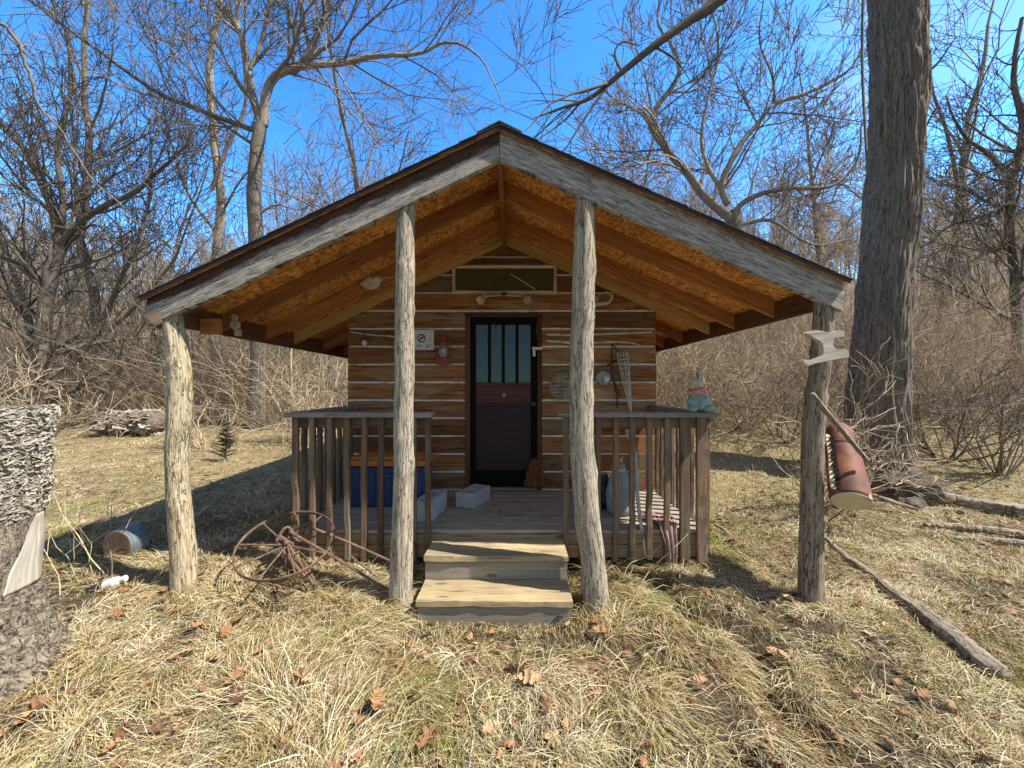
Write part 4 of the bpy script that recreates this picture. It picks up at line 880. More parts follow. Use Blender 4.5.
def guided(name, base, limbs, mat, label, seed, Y, maxlev=4, dens=1., rmin=.005, lev0=1, group=None, thick=.045, yj=.5):
    """limbs: list of ([(px,py,dY)...], r0, r1): real limbs standing at depth Y+dY, twigs grow from them"""
    rg = np.random.default_rng(seed); out = []
    for pts, r0, r1 in limbs:
        q = [P(a, b_, Y + (c_[0] if c_ else 0)) for a, b_, *c_ in pts]; n = max(12, len(pts) * 5)
        p = smooth_path(q, n); L = np.linalg.norm(np.diff(p, axis=0), axis=1).sum(); p = p + np.cumsum(rg.normal(0, L * .0015, p.shape), 0) * 1.
        rad = np.linspace(r0, r1, n); out.append((p, rad))
        if r0 < .16 or len(limbs) == 1: kids(rg, p, rad, L * .8, lev0, out, .14, maxlev, rmin, dens * .92, .08)
    root = thing(name, base, label, 'tree', group); split_build(out, root, M[mat], thick); return root

# the big furrowed trunk on the right
TY = 4.75
edge = np.array([[-420, 872, 922], [-200, 868, 926], [0, 865, 929], [100, 864.5, 931], [200, 860, 925], [300, 852, 914], [400, 842.5, 912], [445, 841, 914], [470, 834, 922], [500, 822, 936]], float)
n, k = 420, 220; py = np.linspace(505, -420, n); xl = np.interp(py, edge[:, 0], edge[:, 1]); xr = np.interp(py, edge[:, 0], edge[:, 2])
ker = np.ones(21) / 21; pad = lambda a: np.convolve(np.pad(a, 10, 'edge'), ker, 'valid'); xl, xr = pad(xl), pad(xr)
cx = ((xl + xr) / 2 - CX) / F * TY; r = (xr - xl) / 2 / F * TY / np.sqrt(1 + (((xl + xr) / 2 - CX) / F)**2) - .012; zz = EYE + (HY - py) / F * TY; th = np.arange(k) / k * 6.283; cc, ss = np.cos(th)[None], np.sin(th)[None]
ang = th[None] + .10 * np.sin(zz[:, None] * 1.3) + .25 * (fbm(zz[:, None] * 1.1, cc * 3, ss * 3, o=2) - .5)
fur = np.abs(fbm(np.cos(ang) * 6.5 + 20, np.sin(ang) * 6.5 + 20, zz[:, None] * 1.5, o=3) - .5) * 2
fur2 = np.abs(vnoise(np.cos(ang) * 13 + 3, np.sin(ang) * 13, zz[:, None] * 2.6) - .5) * 2
roots = sstep(.95, .30, zz)[:, None] * .10 * np.maximum(0, np.cos(th * 5 + .6))[None]
R_ = r[:, None] * (1 + .05 * (fbm(zz[:, None] * .9, cc, ss) - .5)) + .040 * np.minimum(fur * 2.0, 1) + .018 * np.minimum(fur2 * 2, 1) - .045 + roots
base = G(876, 470, TY); t = thing('big_tree', base, 'massive furrowed tree trunk standing right of the cabin roof', 'tree')
b = MB(); V = np.stack([cx[:, None] + cc * R_, TY + ss * R_, zz[:, None] + 0 * R_], -1)
i = np.arange(n - 1)[:, None] * k; j = np.arange(k)[None]; q = np.stack([i + j, i + (j + 1) % k, i + k + (j + 1) % k, i + k + j], -1).reshape(-1, 4)
b.add(V.reshape(-1, 3), [q], .5, np.stack([zz[:, None] + 0 * R_, cc * .4 + 0 * R_, ss * .4 + 0 * R_], -1).reshape(-1, 3)); build('trunk', b, M['trunk_bark'], t, smooth=True)
rg = np.random.default_rng(5); out = []
for pts, r0, r1 in (([(892, -330, .1), (800, -80, .2), (716, 2, .3), (690, 20, .35), (655, 45, .4), (622, 72, .5), (590, 98, .6), (562, 108, .7), (535, 118, .8)], .10, .010), ([(622, 72, .5), (615, 55, .5), (622, 42, .5), (640, 46, .45)], .025, .008), ([(655, 46, .4), (676, 60, .3), (690, 80, .2)], .02, .006),
                    ([(925, 75, 0), (940, 60, -.1), (955, 38, -.2)], .022, .006), ([(924, 130, 0), (935, 110, -.1), (948, 92, -.1)], .014, .004), ([(905, -300, 0), (990, -160, .2), (1060, -60, .3)], .12, .06), ([(866, 150, -.2), (862, 60, -.3), (864, -40, -.35), (868, -200, -.4)], .016, .02)):
    p = smooth_path([P(a, b_, TY + c_) for a, b_, c_ in pts], len(pts) * 5); rad = np.linspace(r0, r1, len(p)); out.append((p, rad)); L = np.linalg.norm(np.diff(p, axis=0), axis=1).sum()
    if r0 < .12 and len(pts) != 4 or r0 == .025: kids(rg, p, rad, L * .55, 2, out, .16, 4, .0032, .8, .66 if r0 >= .1 else .1)
split_build(out, t, M['tree_dark'], .5)

# tree behind the roof on the left (tall, forked)
guided('bare_tree', G(257, 425, 9.6), [
    ([(256, 470), (257, 400), (258, 320), (257, 235), (258, 170), (263, 125)], .21, .14),
    ([(263, 128), (252, 95), (246, 62), (238, 30), (219, 0), (200, -40)], .105, .05),
    ([(263, 125), (270, 92), (285, 77), (310, 70), (345, 65), (380, 57), (415, 54), (450, 42), (480, 60), (505, 112)], .11, .012),
    ([(292, 74), (312, 52), (325, 20), (332, -5), (350, -60)], .085, .05),
    ([(261, 132), (235, 124), (205, 112), (170, 96), (130, 70), (75, 30), (25, -5)], .07, .03),
    ([(262, 150), (247, 140), (220, 122), (195, 108)], .05, .02),
    ([(258, 215), (275, 205), (300, 210), (320, 195)], .035, .01),
    ([(250, 70), (262, 40), (270, 5), (280, -40)], .05, .03)], 'tree_bark', 'tall bare tree with a forked crown behind the left roof slope', 3, 9.6, dens=1.15, rmin=.0072)
guided('bare_tree', G(215, 430, 11.5), [
    ([(217, 470), (216, 380), (212, 300), (216, 225), (211, 150), (205, 60), (215, -20)], .17, .08),
    ([(212, 190), (225, 150), (245, 100), (240, 40), (232, -20)], .06, .03), ([(216, 225), (235, 190), (250, 170)], .04, .02), ([(214, 230), (190, 195), (175, 150), (160, 90)], .05, .02)], 'tree_bark', 'slender pale bare tree just left of the tall forked one', 12, 11.5, rmin=.007, dens=.9)
# dark tree at the far left
guided('bare_tree', G(42, 420, 8.8), [
    ([(41, 450), (41, 390), (44, 330), (52, 270), (60, 245)], .15, .12),
    ([(60, 245), (48, 200), (30, 160), (5, 130), (-25, 100)], .09, .05),
    ([(58, 250), (78, 226), (110, 205), (140, 190), (165, 170), (185, 150), (202, 126)], .075, .015),
    ([(60, 240), (64, 200), (58, 150), (70, 90), (66, 30)], .07, .03), ([(52, 272), (72, 240), (95, 225), (120, 240)], .04, .015), ([(44, 335), (30, 310), (10, 300), (-20, 296)], .045, .02)], 'tree_dark', 'dark leaning bare tree at the left edge of the clearing', 4, 8.8, rmin=.0066, dens=1.1)
guided('bare_tree', G(104, 430, 10.5), [
    ([(106, 460), (104, 380), (100, 300), (88, 240), (92, 160), (84, 80), (90, 0)], .14, .05), ([(102, 320), (120, 280), (138, 240), (150, 190), (148, 120)], .06, .03), ([(90, 200), (75, 150), (70, 100)], .04, .02)], 'tree_bark', 'grey bare tree between the dark tree and the thick post', 8, 10.5, rmin=.0065, dens=1.)
# overhanging branch from a sapling off the left edge
guided('leaning_sapling', G(-140, 500, 4.6), [
    ([(-170, 560), (-140, 300), (-90, 120), (-40, 25), (-5, 15), (18, 50), (35, 82), (52, 108), (70, 128), (95, 165), (125, 195), (150, 215), (200, 245)], .034, .004)], 'tree_dark', 'thin sapling bowing in from the left edge over the clearing', 41, 4.6, maxlev=3, dens=.55, rmin=.003, lev0=2)
# two limbed tree behind the right roof slope
guided('bare_tree', G(735, 400, 9.2), [
    ([(732, 420), (733, 330), (735, 260), (733, 215)], .21, .17),
    ([(733, 222), (708, 200), (692, 178), (672, 150), (655, 125), (657, 108), (672, 90), (683, 68), (674, 45), (660, 22), (664, -10)], .11, .02),
    ([(655, 128), (640, 112), (615, 100), (600, 85)], .05, .014),
    ([(728, 205), (722, 185), (738, 150), (758, 125), (775, 105), (812, 92), (850, 70), (866, 40)], .085, .018),
    ([(733, 212), (755, 195), (790, 188), (830, 185), (855, 160), (860, 120)], .07, .016),
    ([(722, 190), (700, 150), (705, 100), (716, 50), (705, 0)], .05, .02), ([(775, 105), (772, 75), (760, 40), (765, -10)], .04, .016), ([(738, 225), (770, 222), (810, 245), (850, 240)], .05, .014)], 'tree_bark', 'pale bare tree with two crooked limbs behind the right roof slope', 6, 9.2, dens=1.15, rmin=.0072)
# tree at the right edge
guided('bare_tree', G(1022, 470, 7.6), [
    ([(1030, 470), (1024, 400), (1020, 300), (1014, 230), (1016, 170)], .09, .065),
    ([(1016, 172), (1000, 165), (985, 150), (968, 138), (955, 118), (946, 95)], .055, .012), ([(1015, 200), (985, 215), (950, 225), (925, 245), (905, 250)], .045, .012),
    ([(1016, 172), (1022, 130), (1012, 80), (1020, 20)], .07, .03), ([(1018, 260), (995, 250), (970, 262), (945, 280)], .03, .01), ([(1014, 182), (990, 178), (960, 165), (935, 168)], .03, .008)], 'tree_dark', 'dark crooked bare tree at the right edge of the photo', 14, 7.6, dens=1.2, rmin=.0055)
# woods: a few tree kinds, copied through the background
def wood_tree(seed, mat, h, r, dens=.68, name='woodland_tree'):
    rg = np.random.default_rng(seed); out = []; p = [np.zeros(3) - (0, 0, .3)]; d = np.array([rg.normal(0, .06), rg.normal(0, .06), 1.]); n = 12
    for i in range(n - 1): d = nrm(d + rg.normal(0, .06, 3) * (1, 1, 0)); p.append(p[-1] + d * h / (n - 1))
    p = np.array(p); rad = r * (1 - np.linspace(0, .85, n)); out.append((p, rad)); kids(rg, p, rad, h * .75, 1, out, .13, 4, .008, dens, .25)
    root = thing(name, (0, 0, 0), '', 'tree'); ORG[root.name] = np.zeros(3); split_build(out, root, M[mat], .035); return root
protos = [wood_tree(101, 'tree_bark', 9, .11), wood_tree(102, 'tree_bark', 11, .14), wood_tree(103, 'tree_dark', 8, .09), wood_tree(104, 'tree_bark', 7, .09, .6)]
GRP = 'bare trees of the woods around the cabin'
spots = []
rg = np.random.default_rng(77)
for i in range(34):
    left = i % 5 < 3; px = rg.uniform(-60, 400) if left else rg.uniform(600, 1080); Y = rg.uniform(12.5, 30) if left else rg.uniform(12, 30); spots.append((px, Y))
spots += [(20, 11), (150, 12.5), (330, 12), (385, 14), (560, 13), (640, 12), (820, 12.5), (930, 11.5), (985, 12), (470, 15), (700, 15)]
used = set()
for i, (px, Y) in enumerate(spots):
    kx = i % 4; src = protos[kx]
    if kx not in used: used.add(kx); o = src
    else:
        o = src.copy(); COL.objects.link(o)
        for chd in src.children: c_ = chd.copy(); COL.objects.link(c_); c_.parent = o
    q = G(px, 0, Y); o.location = q; o.rotation_euler = (0, 0, rg.uniform(0, 6.28)); s = rg.uniform(.85, 1.25); o.scale = (s, s, s * rg.uniform(.9, 1.1))
    o['label'] = ['mid sized grey bare tree standing in the woods', 'tall grey bare tree standing in the woods', 'dark bare tree standing in the woods', 'slim young bare tree standing in the woods'][kx]; o['category'] = 'tree'; o['group'] = GRP

# understorey thicket: an uncountable tangle
def tangle(T, seed, xf, n=6, lean=.5):
    rg = np.random.default_rng(seed); x, y, L, r = xf(rg, T); z = H(x, y); a = rg.uniform(0, 6.283, T); le = np.abs(rg.normal(0, lean, T))
    d = nrm(np.stack([np.cos(a) * le, np.sin(a) * le, np.ones(T)], -1)); p = np.stack([x, y, z - .03], -1); pts = [p]; bend = rg.normal(0, .16, (T, 3)) * (1, 1, .2); bend[:, 2] -= np.abs(rg.normal(0, .10, T))
    for i in range(n - 1):
        d = nrm(d + bend + rg.normal(0, .12, (T, 3))); p = p + d * (L / (n - 1))[:, None]; pts.append(p)
    pts = np.stack(pts, 1); rad = r[:, None] * np.linspace(1, .35, n)[None]; return pts, rad
def off_twigs(pts, rad, m_, seed):
    rg = np.random.default_rng(seed); T, n, _ = pts.shape; i = rg.integers(0, T, m_); j = rg.integers(1, n - 1, m_); p = pts[i, j]; tg = nrm(pts[i, j + 1] - pts[i, j - 1]); d = nrm(tg * .6 + rg.normal(0, .55, (m_, 3))); L = rg.uniform(.15, .6, m_) * np.linalg.norm(pts[i, -1] - pts[i, 0], axis=1) * .6; out = [p]
    for k_ in range(3): d = nrm(d + rg.normal(0, .25, (m_, 3))); p = p + d * (L / 3)[:, None]; out.append(p)
    return np.stack(out, 1), np.repeat((rad[i, j] * .55)[:, None], 4, 1) * np.linspace(1, .5, 4)[None]
def region_left(rg, T):
    y = 9.2 + rg.gamma(1.6, 3.2, T); px = rg.uniform(-80, 480, T); return (px - CX) / F * y, y, rg.uniform(.6, 3.6, T), rg.uniform(.0035, .0095, T) * (y / 11)
def region_right(rg, T):
    y = 5.9 + rg.gamma(1.7, 3.0, T); px = rg.uniform(560, 1110, T); return (px - CX) / F * y, y, rg.uniform(.5, 3.0, T), rg.uniform(.0035, .0095, T) * (y / 10)
mb = MB()
for T, sd, rf in ((8000, 1, region_left), (8500, 2, region_right)):
    a, r = tangle(T, sd, rf); keep = ~((a[:, 0, 0] > -2.6) & (a[:, 0, 0] < 2.4) & (a[:, 0, 1] < 9.3)); a, r = a[keep], r[keep]; tubes(mb, a, r, 3); t_, r_ = off_twigs(a, r, int(T * 2.6), sd + 5); tubes(mb, t_, r_, 3)
for T, sd, xa, xb, y0 in ((330, 21, -120, 430, 9.6), (330, 22, 600, 1150, 9.0)):
    rg = np.random.default_rng(sd); y = y0 + rg.gamma(1.5, 4.0, T); x = (rg.uniform(xa, xb, T) - CX) / F * y; kp = ~((x > -3.2) & (x < 3.0) & (y < 10)); x, y = x[kp], y[kp]; T = len(x); Hs = rg.uniform(2.5, 7, T); tt = np.linspace(0, 1, 7)
    pts = np.stack([x, y, H(x, y) - .05], -1)[:, None] + (np.array([0, 0, 1.]) + rg.normal(0, .10, (T, 3)) * (1, 1, 0))[:, None] * (tt[None] * Hs[:, None])[..., None] + np.cumsum(rg.normal(0, .09, (T, 7, 3)), 1) * (1, 1, 0)
    rad = (rg.uniform(.009, .024, T) * (Hs / 5))[:, None] * (1 - .8 * tt)[None]; tn = rg.uniform(.1, .9, T); tubes(mb, pts, rad, 5, tn); a, r = pts, rad
    for mm, ll in ((16, .30), (4, .13)):
        n_ = len(a) * mm; i = np.repeat(np.arange(len(a)), mm); f_ = rg.uniform(.2, .97, n_) * (a.shape[1] - 1.001); j = f_.astype(int); w_ = (f_ - j)[:, None]; p = a[i, j] * (1 - w_) + a[i, j + 1] * w_
        d = nrm(nrm(a[i, j + 1] - a[i, j]) * .75 + rg.normal(0, .55, (n_, 3))); hh = np.repeat(Hs, n_ // T) * ll * rg.uniform(.35, 1, n_); o_ = [p]
        for k_ in range(4): d = nrm(d + rg.normal(0, .15, (n_, 3)) + (0, 0, .08)); p = p + d * (hh / 4)[:, None]; o_.append(p)
        q = np.stack(o_, 1); rr_ = np.maximum(np.repeat(r[i, j][:, None] * .5, 5, 1) * np.linspace(1, .4, 5)[None], .0042); tubes(mb, q, rr_, 3, np.repeat(tn, n_ // T)); a, r = q, rr_
tag(build('thicket', mb, M['twig'], smooth=True), 'dense tangle of leafless tan brush covering the slope behind the cabin', 'brush', kind='stuff')
# far woods: one mass of thin trees on the rising ground
rg = np.random.default_rng(404); T = 420; y = rg.uniform(24, 75, T); px = rg.uniform(-150, 1180, T); x = (px - CX) / F * y; Ht = rg.uniform(5, 11, T); base = np.stack([x, y, H(x, y) - .2], -1)
lean = rg.normal(0, .06, (T, 3)) * (1, 1, 0); tt = np.linspace(0, 1, 6); pts = base[:, None] + (np.array([0, 0, 1.]) + lean)[:, None] * (tt[None] * Ht[:, None])[..., None] + rg.normal(0, .10, (T, 6, 3)) * (1, 1, 0)
rad = (.0022 * y)[:, None] * (1 - .8 * tt)[None]; mb = MB(); tubes(mb, pts, rad, 5)
par, prad = pts, rad
for lv, (m_, ll) in enumerate(((26, .34), (7, .16))):
    n_ = par.shape[0] * m_; i = np.repeat(np.arange(par.shape[0]), m_); f_ = rg.uniform(.22 if lv == 0 else .1, .98, n_) * (par.shape[1] - 1.001); j = f_.astype(int); w_ = (f_ - j)[:, None]; p = par[i, j] * (1 - w_) + par[i, j + 1] * w_
    tg = nrm(par[i, j + 1] - par[i, j]); d = nrm(tg * .7 + rg.normal(0, .6, (n_, 3))); hh = np.repeat(Ht, n_ // T) * ll * rg.uniform(.4, 1, n_) * (1 - .5 * f_ / (par.shape[1] - 1)); o_ = [p]
    for k_ in range(3): d = nrm(d + rg.normal(0, .16, (n_, 3)) + (0, 0, .06)); p = p + d * (hh / 3)[:, None]; o_.append(p)
    q = np.stack(o_, 1); r_ = np.maximum(np.repeat(prad[i, j][:, None] * .5, 4, 1) * np.linspace(1, .4, 4)[None], (.00035 * np.repeat(y, n_ // T))[:, None]); tubes(mb, q, r_, 3); par, prad = q, r_
tag(build('far_woods', mb, M['tree_bark'], smooth=True), 'grey haze of distant bare woods on the rising ground behind', 'woods', kind='stuff')
# individual bare shrubs nearer to the camera
for i, (px, Y, ns, L, mt, lab) in enumerate([
    (745, 6.4, 16, 1.5, 'twig', 'tan arching shrub behind the figurine'), (785, 5.9, 14, 1.35, 'tree_bark', 'grey thorny shrub between figurine and big tree'), (838, 4.15, 16, 1.1, 'twig', 'pale vine-like shrub crossing the foot of the big tree'),
    (945, 5.3, 15, 1.6, 'tree_dark', 'dark twiggy shrub just right of the big tree'), (1000, 4.9, 15, 1.4, 'tree_bark', 'spreading brown shrub above the thick log'), (965, 6.6, 16, 2.0, 'twig', 'tall tan shrub behind the dark twiggy one'), (690, 7.2, 14, 1.6, 'twig', 'light tangled shrub beyond the right porch railing'),
    (205, 7.4, 12, 1.0, 'twig', 'low pale shrub on the grass beyond the thick post'), (310, 7.6, 18, 1.7, 'twig', 'tan shrub against the left side of the cabin'), (20, 6.8, 14, 1.5, 'twig', 'tan shrub behind the fungus stump')]):
    q = G(px, 0, Y); rg = np.random.default_rng(300 + i); out = []
    for s in range(ns):
        a = rg.uniform(0, 6.283); d = np.array([math.cos(a) * .55, math.sin(a) * .55, 1]); branch(rg, q + (math.cos(a) * .08, math.sin(a) * .08, -.03), d, L * rg.uniform(.6, 1.25), .008 + .002 * Y * .4, 3, out, .26, 5, .0022 + .0002 * Y, 1.1)
    root = thing('bare_shrub', q, lab, 'shrub', 'leafless shrubs around the clearing'); mb = MB(); by = {}
    for p, r in out: by.setdefault(len(p), []).append((p, r))
    for n_, L_ in by.items(): tubes(mb, np.stack([a for a, _ in L_]), np.stack([a for _, a in L_]), 4)
    build('stems', mb, M[mt], root, smooth=True)
# brown leaves still hanging by the big tree
# dead stalks by the left post
rg = np.random.default_rng(9); mb = MB(); root = thing('dead_weed', G(110, 560, 2.75), 'dry branching weed stalks standing before the bucket', 'weed'); out = []
for (px, py, Y, L) in ((80, 560, 2.7, .55), (95, 555, 2.75, .4), (112, 575, 2.72, .7), (70, 565, 2.75, .5), (108, 560, 2.8, .9), (60, 575, 2.6, .35)): branch(rg, G(px, 0, Y), (rg.normal(-.25, .3), rg.normal(0, .2), 1), L, .005, 3, out, .16, 4, .002, .8)
by = {}
for p, r in out: by.setdefault(len(p), []).append((p, r))
for n_, L_ in by.items(): tubes(mb, np.stack([a for a, _ in L_]), np.stack([a for _, a in L_]), 4)
build('stalks', mb, M['twig'], root)
# small evergreen seedling
q = G(226, 470, 6.2); root = thing('cedar_seedling', q, 'small dark cedar seedling in the shade beyond the thick post', 'seedling'); mb = MB(); tube(mb, [q, q + (0, 0, .55)], [.012, .003], n=6); build('stem', mb, M['tree_dark'], root)
mt = NT('cedar_green'); mt.bsdf((.05, .052, .028), .8); M['cedar'] = mt.m
T = 170; z = RNG.uniform(.05, .62, T); a = RNG.uniform(0, 6.283, T); L = (.22 - z * .26) * RNG.uniform(.2, 1.2, T) + .03; p0 = q + np.stack([0 * a, 0 * a, z], -1); d = np.stack([np.cos(a), np.sin(a), RNG.uniform(.1, .6, T)], -1)
mb = MB(); tubes(mb, np.stack([p0, p0 + d * L[:, None] * .5, p0 + d * L[:, None]], 1), np.repeat([[.004, .007, .002]], T, 0), 4); build('foliage', mb, M['cedar'], root)

# ================================================================== GRASS AND LEAVES
def low(x, y): return 1 - .8 * sstep(SX0 - .12, SX0, x) * (1 - sstep(SX1, SX1 + .12, x)) * sstep(2.18, 2.36, y)
def blocked(x, y):
    b = (x > DX0 - .02) & (x < DX1 + .02) & (y > YD + .05) & (y < RB)
    b |= (x > SX0 - .01) & (x < SX1 + .01) & (y > 2.515) & (y < 3.3)
    b |= (x - sx)**2 + (y - sy)**2 < .42**2
    b |= (x > WX0) & (x < WX1) & (y > YW) & (y < YB)
    for a, d in ((401, 640), (598, 640), (184, 610), (811, 630)): q = P(a, d, YF); b |= (x - q[0])**2 + (y - YF)**2 < .085**2
    return b
def blades(mb, N, seed, ymin, ymax, pw, Lr, wr, stand, spread=1.45, hole=.06):
    rg = np.random.default_rng(seed); u = rg.random(N); y = (ymin**pw + u * (ymax**pw - ymin**pw))**(1 / pw); x = rg.uniform(-spread, spread, N) * (y + .25)
    # clumping
    cl = fbm(x * 3.1 + 11, y * 3.1, o=3); keep = (rg.random(N) < np.interp(cl, [.34, .50, .66], [hole, max(hole, .62), 1]) * (1 - .95 * rut(x, y))) & ~blocked(x, y)
    x, y, cl = x[keep], y[keep], cl[keep]; N = len(x); z = H(x, y) - .008
    fld = fbm(x * .8 + 3, y * .8 + 8, o=2) * 9 - 3.6 + (fbm(x * 3.5 + 9, y * 3.5, o=2) - .5) * 2.5            # matted swirl direction
    fld = np.where((np.abs(x - .6) < 1.1) & (y < 2.4), -1.0 + .5 * (fbm(x * 2, y * 2) - .5) * 4, fld)
    az = fld + rg.normal(0, .62, N) + (rg.random(N) < .22) * rg.normal(0, 1.6, N); st = np.clip(rg.beta(1.3, 2.4, N) * stand * (.6 + cl), .03, 1.35)
    L = rg.uniform(*Lr, N) * (.55 + .9 * cl) * (1 - .42 * sstep(1.0, 1.7, x)) * (1 - .35 * sstep(-1.2, -1.8, x)) * low(x, y); w = rg.uniform(*wr, N); hd = np.stack([np.cos(az), np.sin(az), 0 * az], -1); n = 4; p = np.stack([x, y, z], -1); pts = [p]; el = st
    for i in range(n - 1):
        d = hd * np.cos(el)[:, None]; d[:, 2] = np.sin(el); p = p + d * (L / (n - 1))[:, None]; q = p.copy(); g = H(q[:, 0], q[:, 1]) + .004 + .02 * rg.random(N); q[:, 2] = np.maximum(q[:, 2], g); p = q; pts.append(p); el = el - rg.uniform(.2, .75, N)
    pts = np.stack(pts, 1); sd = np.stack([-hd[:, 1], hd[:, 0], rg.normal(0, .5, N)], -1); sd = nrm(sd); wf = np.array([.8, 1., .7, .0])
    A = pts[:, :3] - sd[:, None] * (w[:, None] * wf[:3] / 2)[..., None]; B = pts[:, :3] + sd[:, None] * (w[:, None] * wf[:3] / 2)[..., None]
    V = np.concatenate([A, B, pts[:, 3:]], 1); o = np.arange(N)[:, None] * 7
    q = np.concatenate([o + np.array([[0, 3, 4, 1]]), o + np.array([[1, 4, 5, 2]])]); tri = o + np.array([[2, 5, 6]])
    gr = fbm(x * 1.1 + 40, y * 1.1 + 7, o=4); green = rg.random(N) < np.interp(gr, [.42, .55, .68], [.06, .32, .66]) * np.interp(y, [1, 4, 9], [1, .8, .4])
    tone = np.where(green, rg.uniform(.8, 1, N), np.clip(rg.beta(1.5, 1.4, N) * .78 + (fbm(x * 2.2 + 70, y * 2.2, o=3) - .5) * .6, 0, .78))
    mb.add(V.reshape(-1, 3), [q, tri], np.repeat(tone, 7))
def tufts(mb, K_, seed, ymin, ymax, x0=None):
    rg = np.random.default_rng(seed); u = rg.random(K_); cy = ymin + (ymax - ymin) * u**.8; cx_ = rg.uniform(-1.45, 1.45, K_) * (cy + .2) if x0 is None else x0 + rg.normal(0, .02, K_)
    m_ = 70; caz = rg.uniform(0, 6.283, K_); caz = np.where((np.abs(cx_ - .5) < 1.2) & (cy < 2.3), rg.normal(-.9, .5, K_), caz)
    x = np.repeat(cx_, m_) + rg.normal(0, .035, K_ * m_); y = np.repeat(cy, m_) + rg.normal(0, .035, K_ * m_); N = len(x); kp = ~blocked(x, y) & (rut(x, y) < .25)
    az = np.repeat(caz, m_) + rg.normal(0, .9, N); el = rg.uniform(.25, 1.2, N); L = np.repeat(rg.uniform(.14, .34, K_) * (1 - .5 * sstep(1.0, 1.7, cx_)), m_) * rg.uniform(.5, 1.1, N); w = rg.uniform(.0018, .0042, N); tn = np.where(rg.random(N) < np.repeat(rg.uniform(0, .5, K_)**2, m_), rg.uniform(.8, 1, N), np.clip(np.repeat(rg.uniform(.25, .65, K_), m_) + rg.normal(0, .12, N), .05, .78))
    L = L * low(x, y); x, y, az, el, L, w, tn = [a[kp] for a in (x, y, az, el, L, w, tn)]; N = len(x); hd = np.stack([np.cos(az), np.sin(az), 0 * az], -1); p = np.stack([x, y, H(x, y) - .01], -1); pts = [p]; n = 6; cv = rg.uniform(.25, .75, N)
    for i in range(n - 1):
        d = hd * np.cos(el)[:, None]; d[:, 2] = np.sin(el); p = p + d * (L / (n - 1))[:, None]; q = p.copy(); q[:, 2] = np.maximum(q[:, 2], H(q[:, 0], q[:, 1]) + .01 + .02 * rg.random(N)); p = q; pts.append(p); el = el - cv * rg.uniform(.6, 1.3, N)
    pts = np.stack(pts, 1); sd = nrm(np.stack([-hd[:, 1], hd[:, 0], rg.normal(0, .4, N)], -1)); wf = np.array([.8, 1, .9, .75, .5, .1]); off = sd[:, None] * (w[:, None] * wf / 2)[..., None]
    V = np.concatenate([pts - off, pts + off], 1); o = np.arange(N)[:, None] * 12; mb.add(V.reshape(-1, 3), [np.concatenate([o + np.array([[i, i + 6, i + 7, i + 1]]) for i in range(5)])], np.repeat(tn, 12))
mb = MB(); blades(mb, 270000, 1, .75, 3.6, 1.25, (.07, .30), (.0018, .0044), .80)
tufts(mb, 260, 8, .9, 3.3)
for px_, Y_ in ((318, 2.60), (326, 2.66), (332, 2.55), (336, 2.64), (345, 2.56), (412, 2.5), (612, 2.5), (170, 2.5), (200, 2.5), (800, 2.5), (830, 2.55)): tufts(mb, 2, int(px_), Y_, Y_ + .02, (px_ - CX) / F * Y_)
tag(build('lawn_grass', mb, M['grass']), 'matted dry straw coloured grass with green blades around the steps', 'grass', kind='stuff')
mb = MB(); blades(mb, 170000, 2, 3.2, 13.5, 1.1, (.07, .26), (.0035, .008), 1.0, hole=.55)
tag(build('meadow_grass', mb, M['grass']), 'pale dry grass on the slopes beside and behind the cabin', 'grass', kind='stuff')
# leaf outline of an oak leaf
oak = np.array([(0, 0), (.06, .10), (.20, .16), (.16, .25), (.10, .28), (.30, .42), (.26, .50), (.13, .50), (.32, .68), (.26, .76), (.12, .72), (.15, .88), (.0, 1.0)])
oak = np.vstack([oak, (oak[1:-1] * (-1, 1))[::-1]]); NO = len(oak)
def leaf_geo(rg, q, s, tilt, az, curl):
    """one curled leaf: outline ring plus midrib fan"""
    x, y = oak[:, 0] * s, (oak[:, 1] - .5) * s; mid = np.stack([0 * y, y, 0 * y], -1); z = curl * np.abs(x) * .9 + curl * .8 * (y / s)**2 * s; ring = np.stack([x, y, z + rg.normal(0, .02 * s, NO)], -1); mid[:, 2] = curl * .8 * (y / s)**2 * s
    V = np.concatenate([ring, mid]); ca, sa = math.cos(tilt), math.sin(tilt); V = np.stack([V[:, 0] * ca + V[:, 2] * sa, V[:, 1], -V[:, 0] * sa + V[:, 2] * ca], -1); ca, sa = math.cos(az), math.sin(az); V = np.stack([V[:, 0] * ca - V[:, 1] * sa, V[:, 0] * sa + V[:, 1] * ca, V[:, 2]], -1)
    i = np.arange(NO); j = (i + 1) % NO; return V + q, np.stack([i, j, j + NO, i + NO], -1)
rg = np.random.default_rng(55)
LG = 'fallen oak leaves on the grass before the cabin'
spots = [(530, 690), (515, 680), (543, 706), (375, 715), (382, 690), (415, 700), (40, 715), (72, 756), (232, 710), (238, 690), (225, 640), (240, 628), (300, 685), (308, 690), (290, 735), (285, 745), (295, 725), (428, 756), (352, 640), (370, 625), (430, 640), (470, 640), (600, 640), (548, 640), (650, 760), (610, 655), (640, 720), (215, 665), (190, 660), (250, 610), (345, 610), (320, 740), (260, 660), (440, 700), (460, 720), (500, 660), (700, 690), (735, 640), (880, 690), (905, 580), (870, 640), (660, 620), (150, 640), (120, 620), (560, 625), (575, 620), (410, 650), (205, 700), (180, 740), (120, 740), (490, 740), (545, 714), (524, 684), (940, 600), (860, 610)]
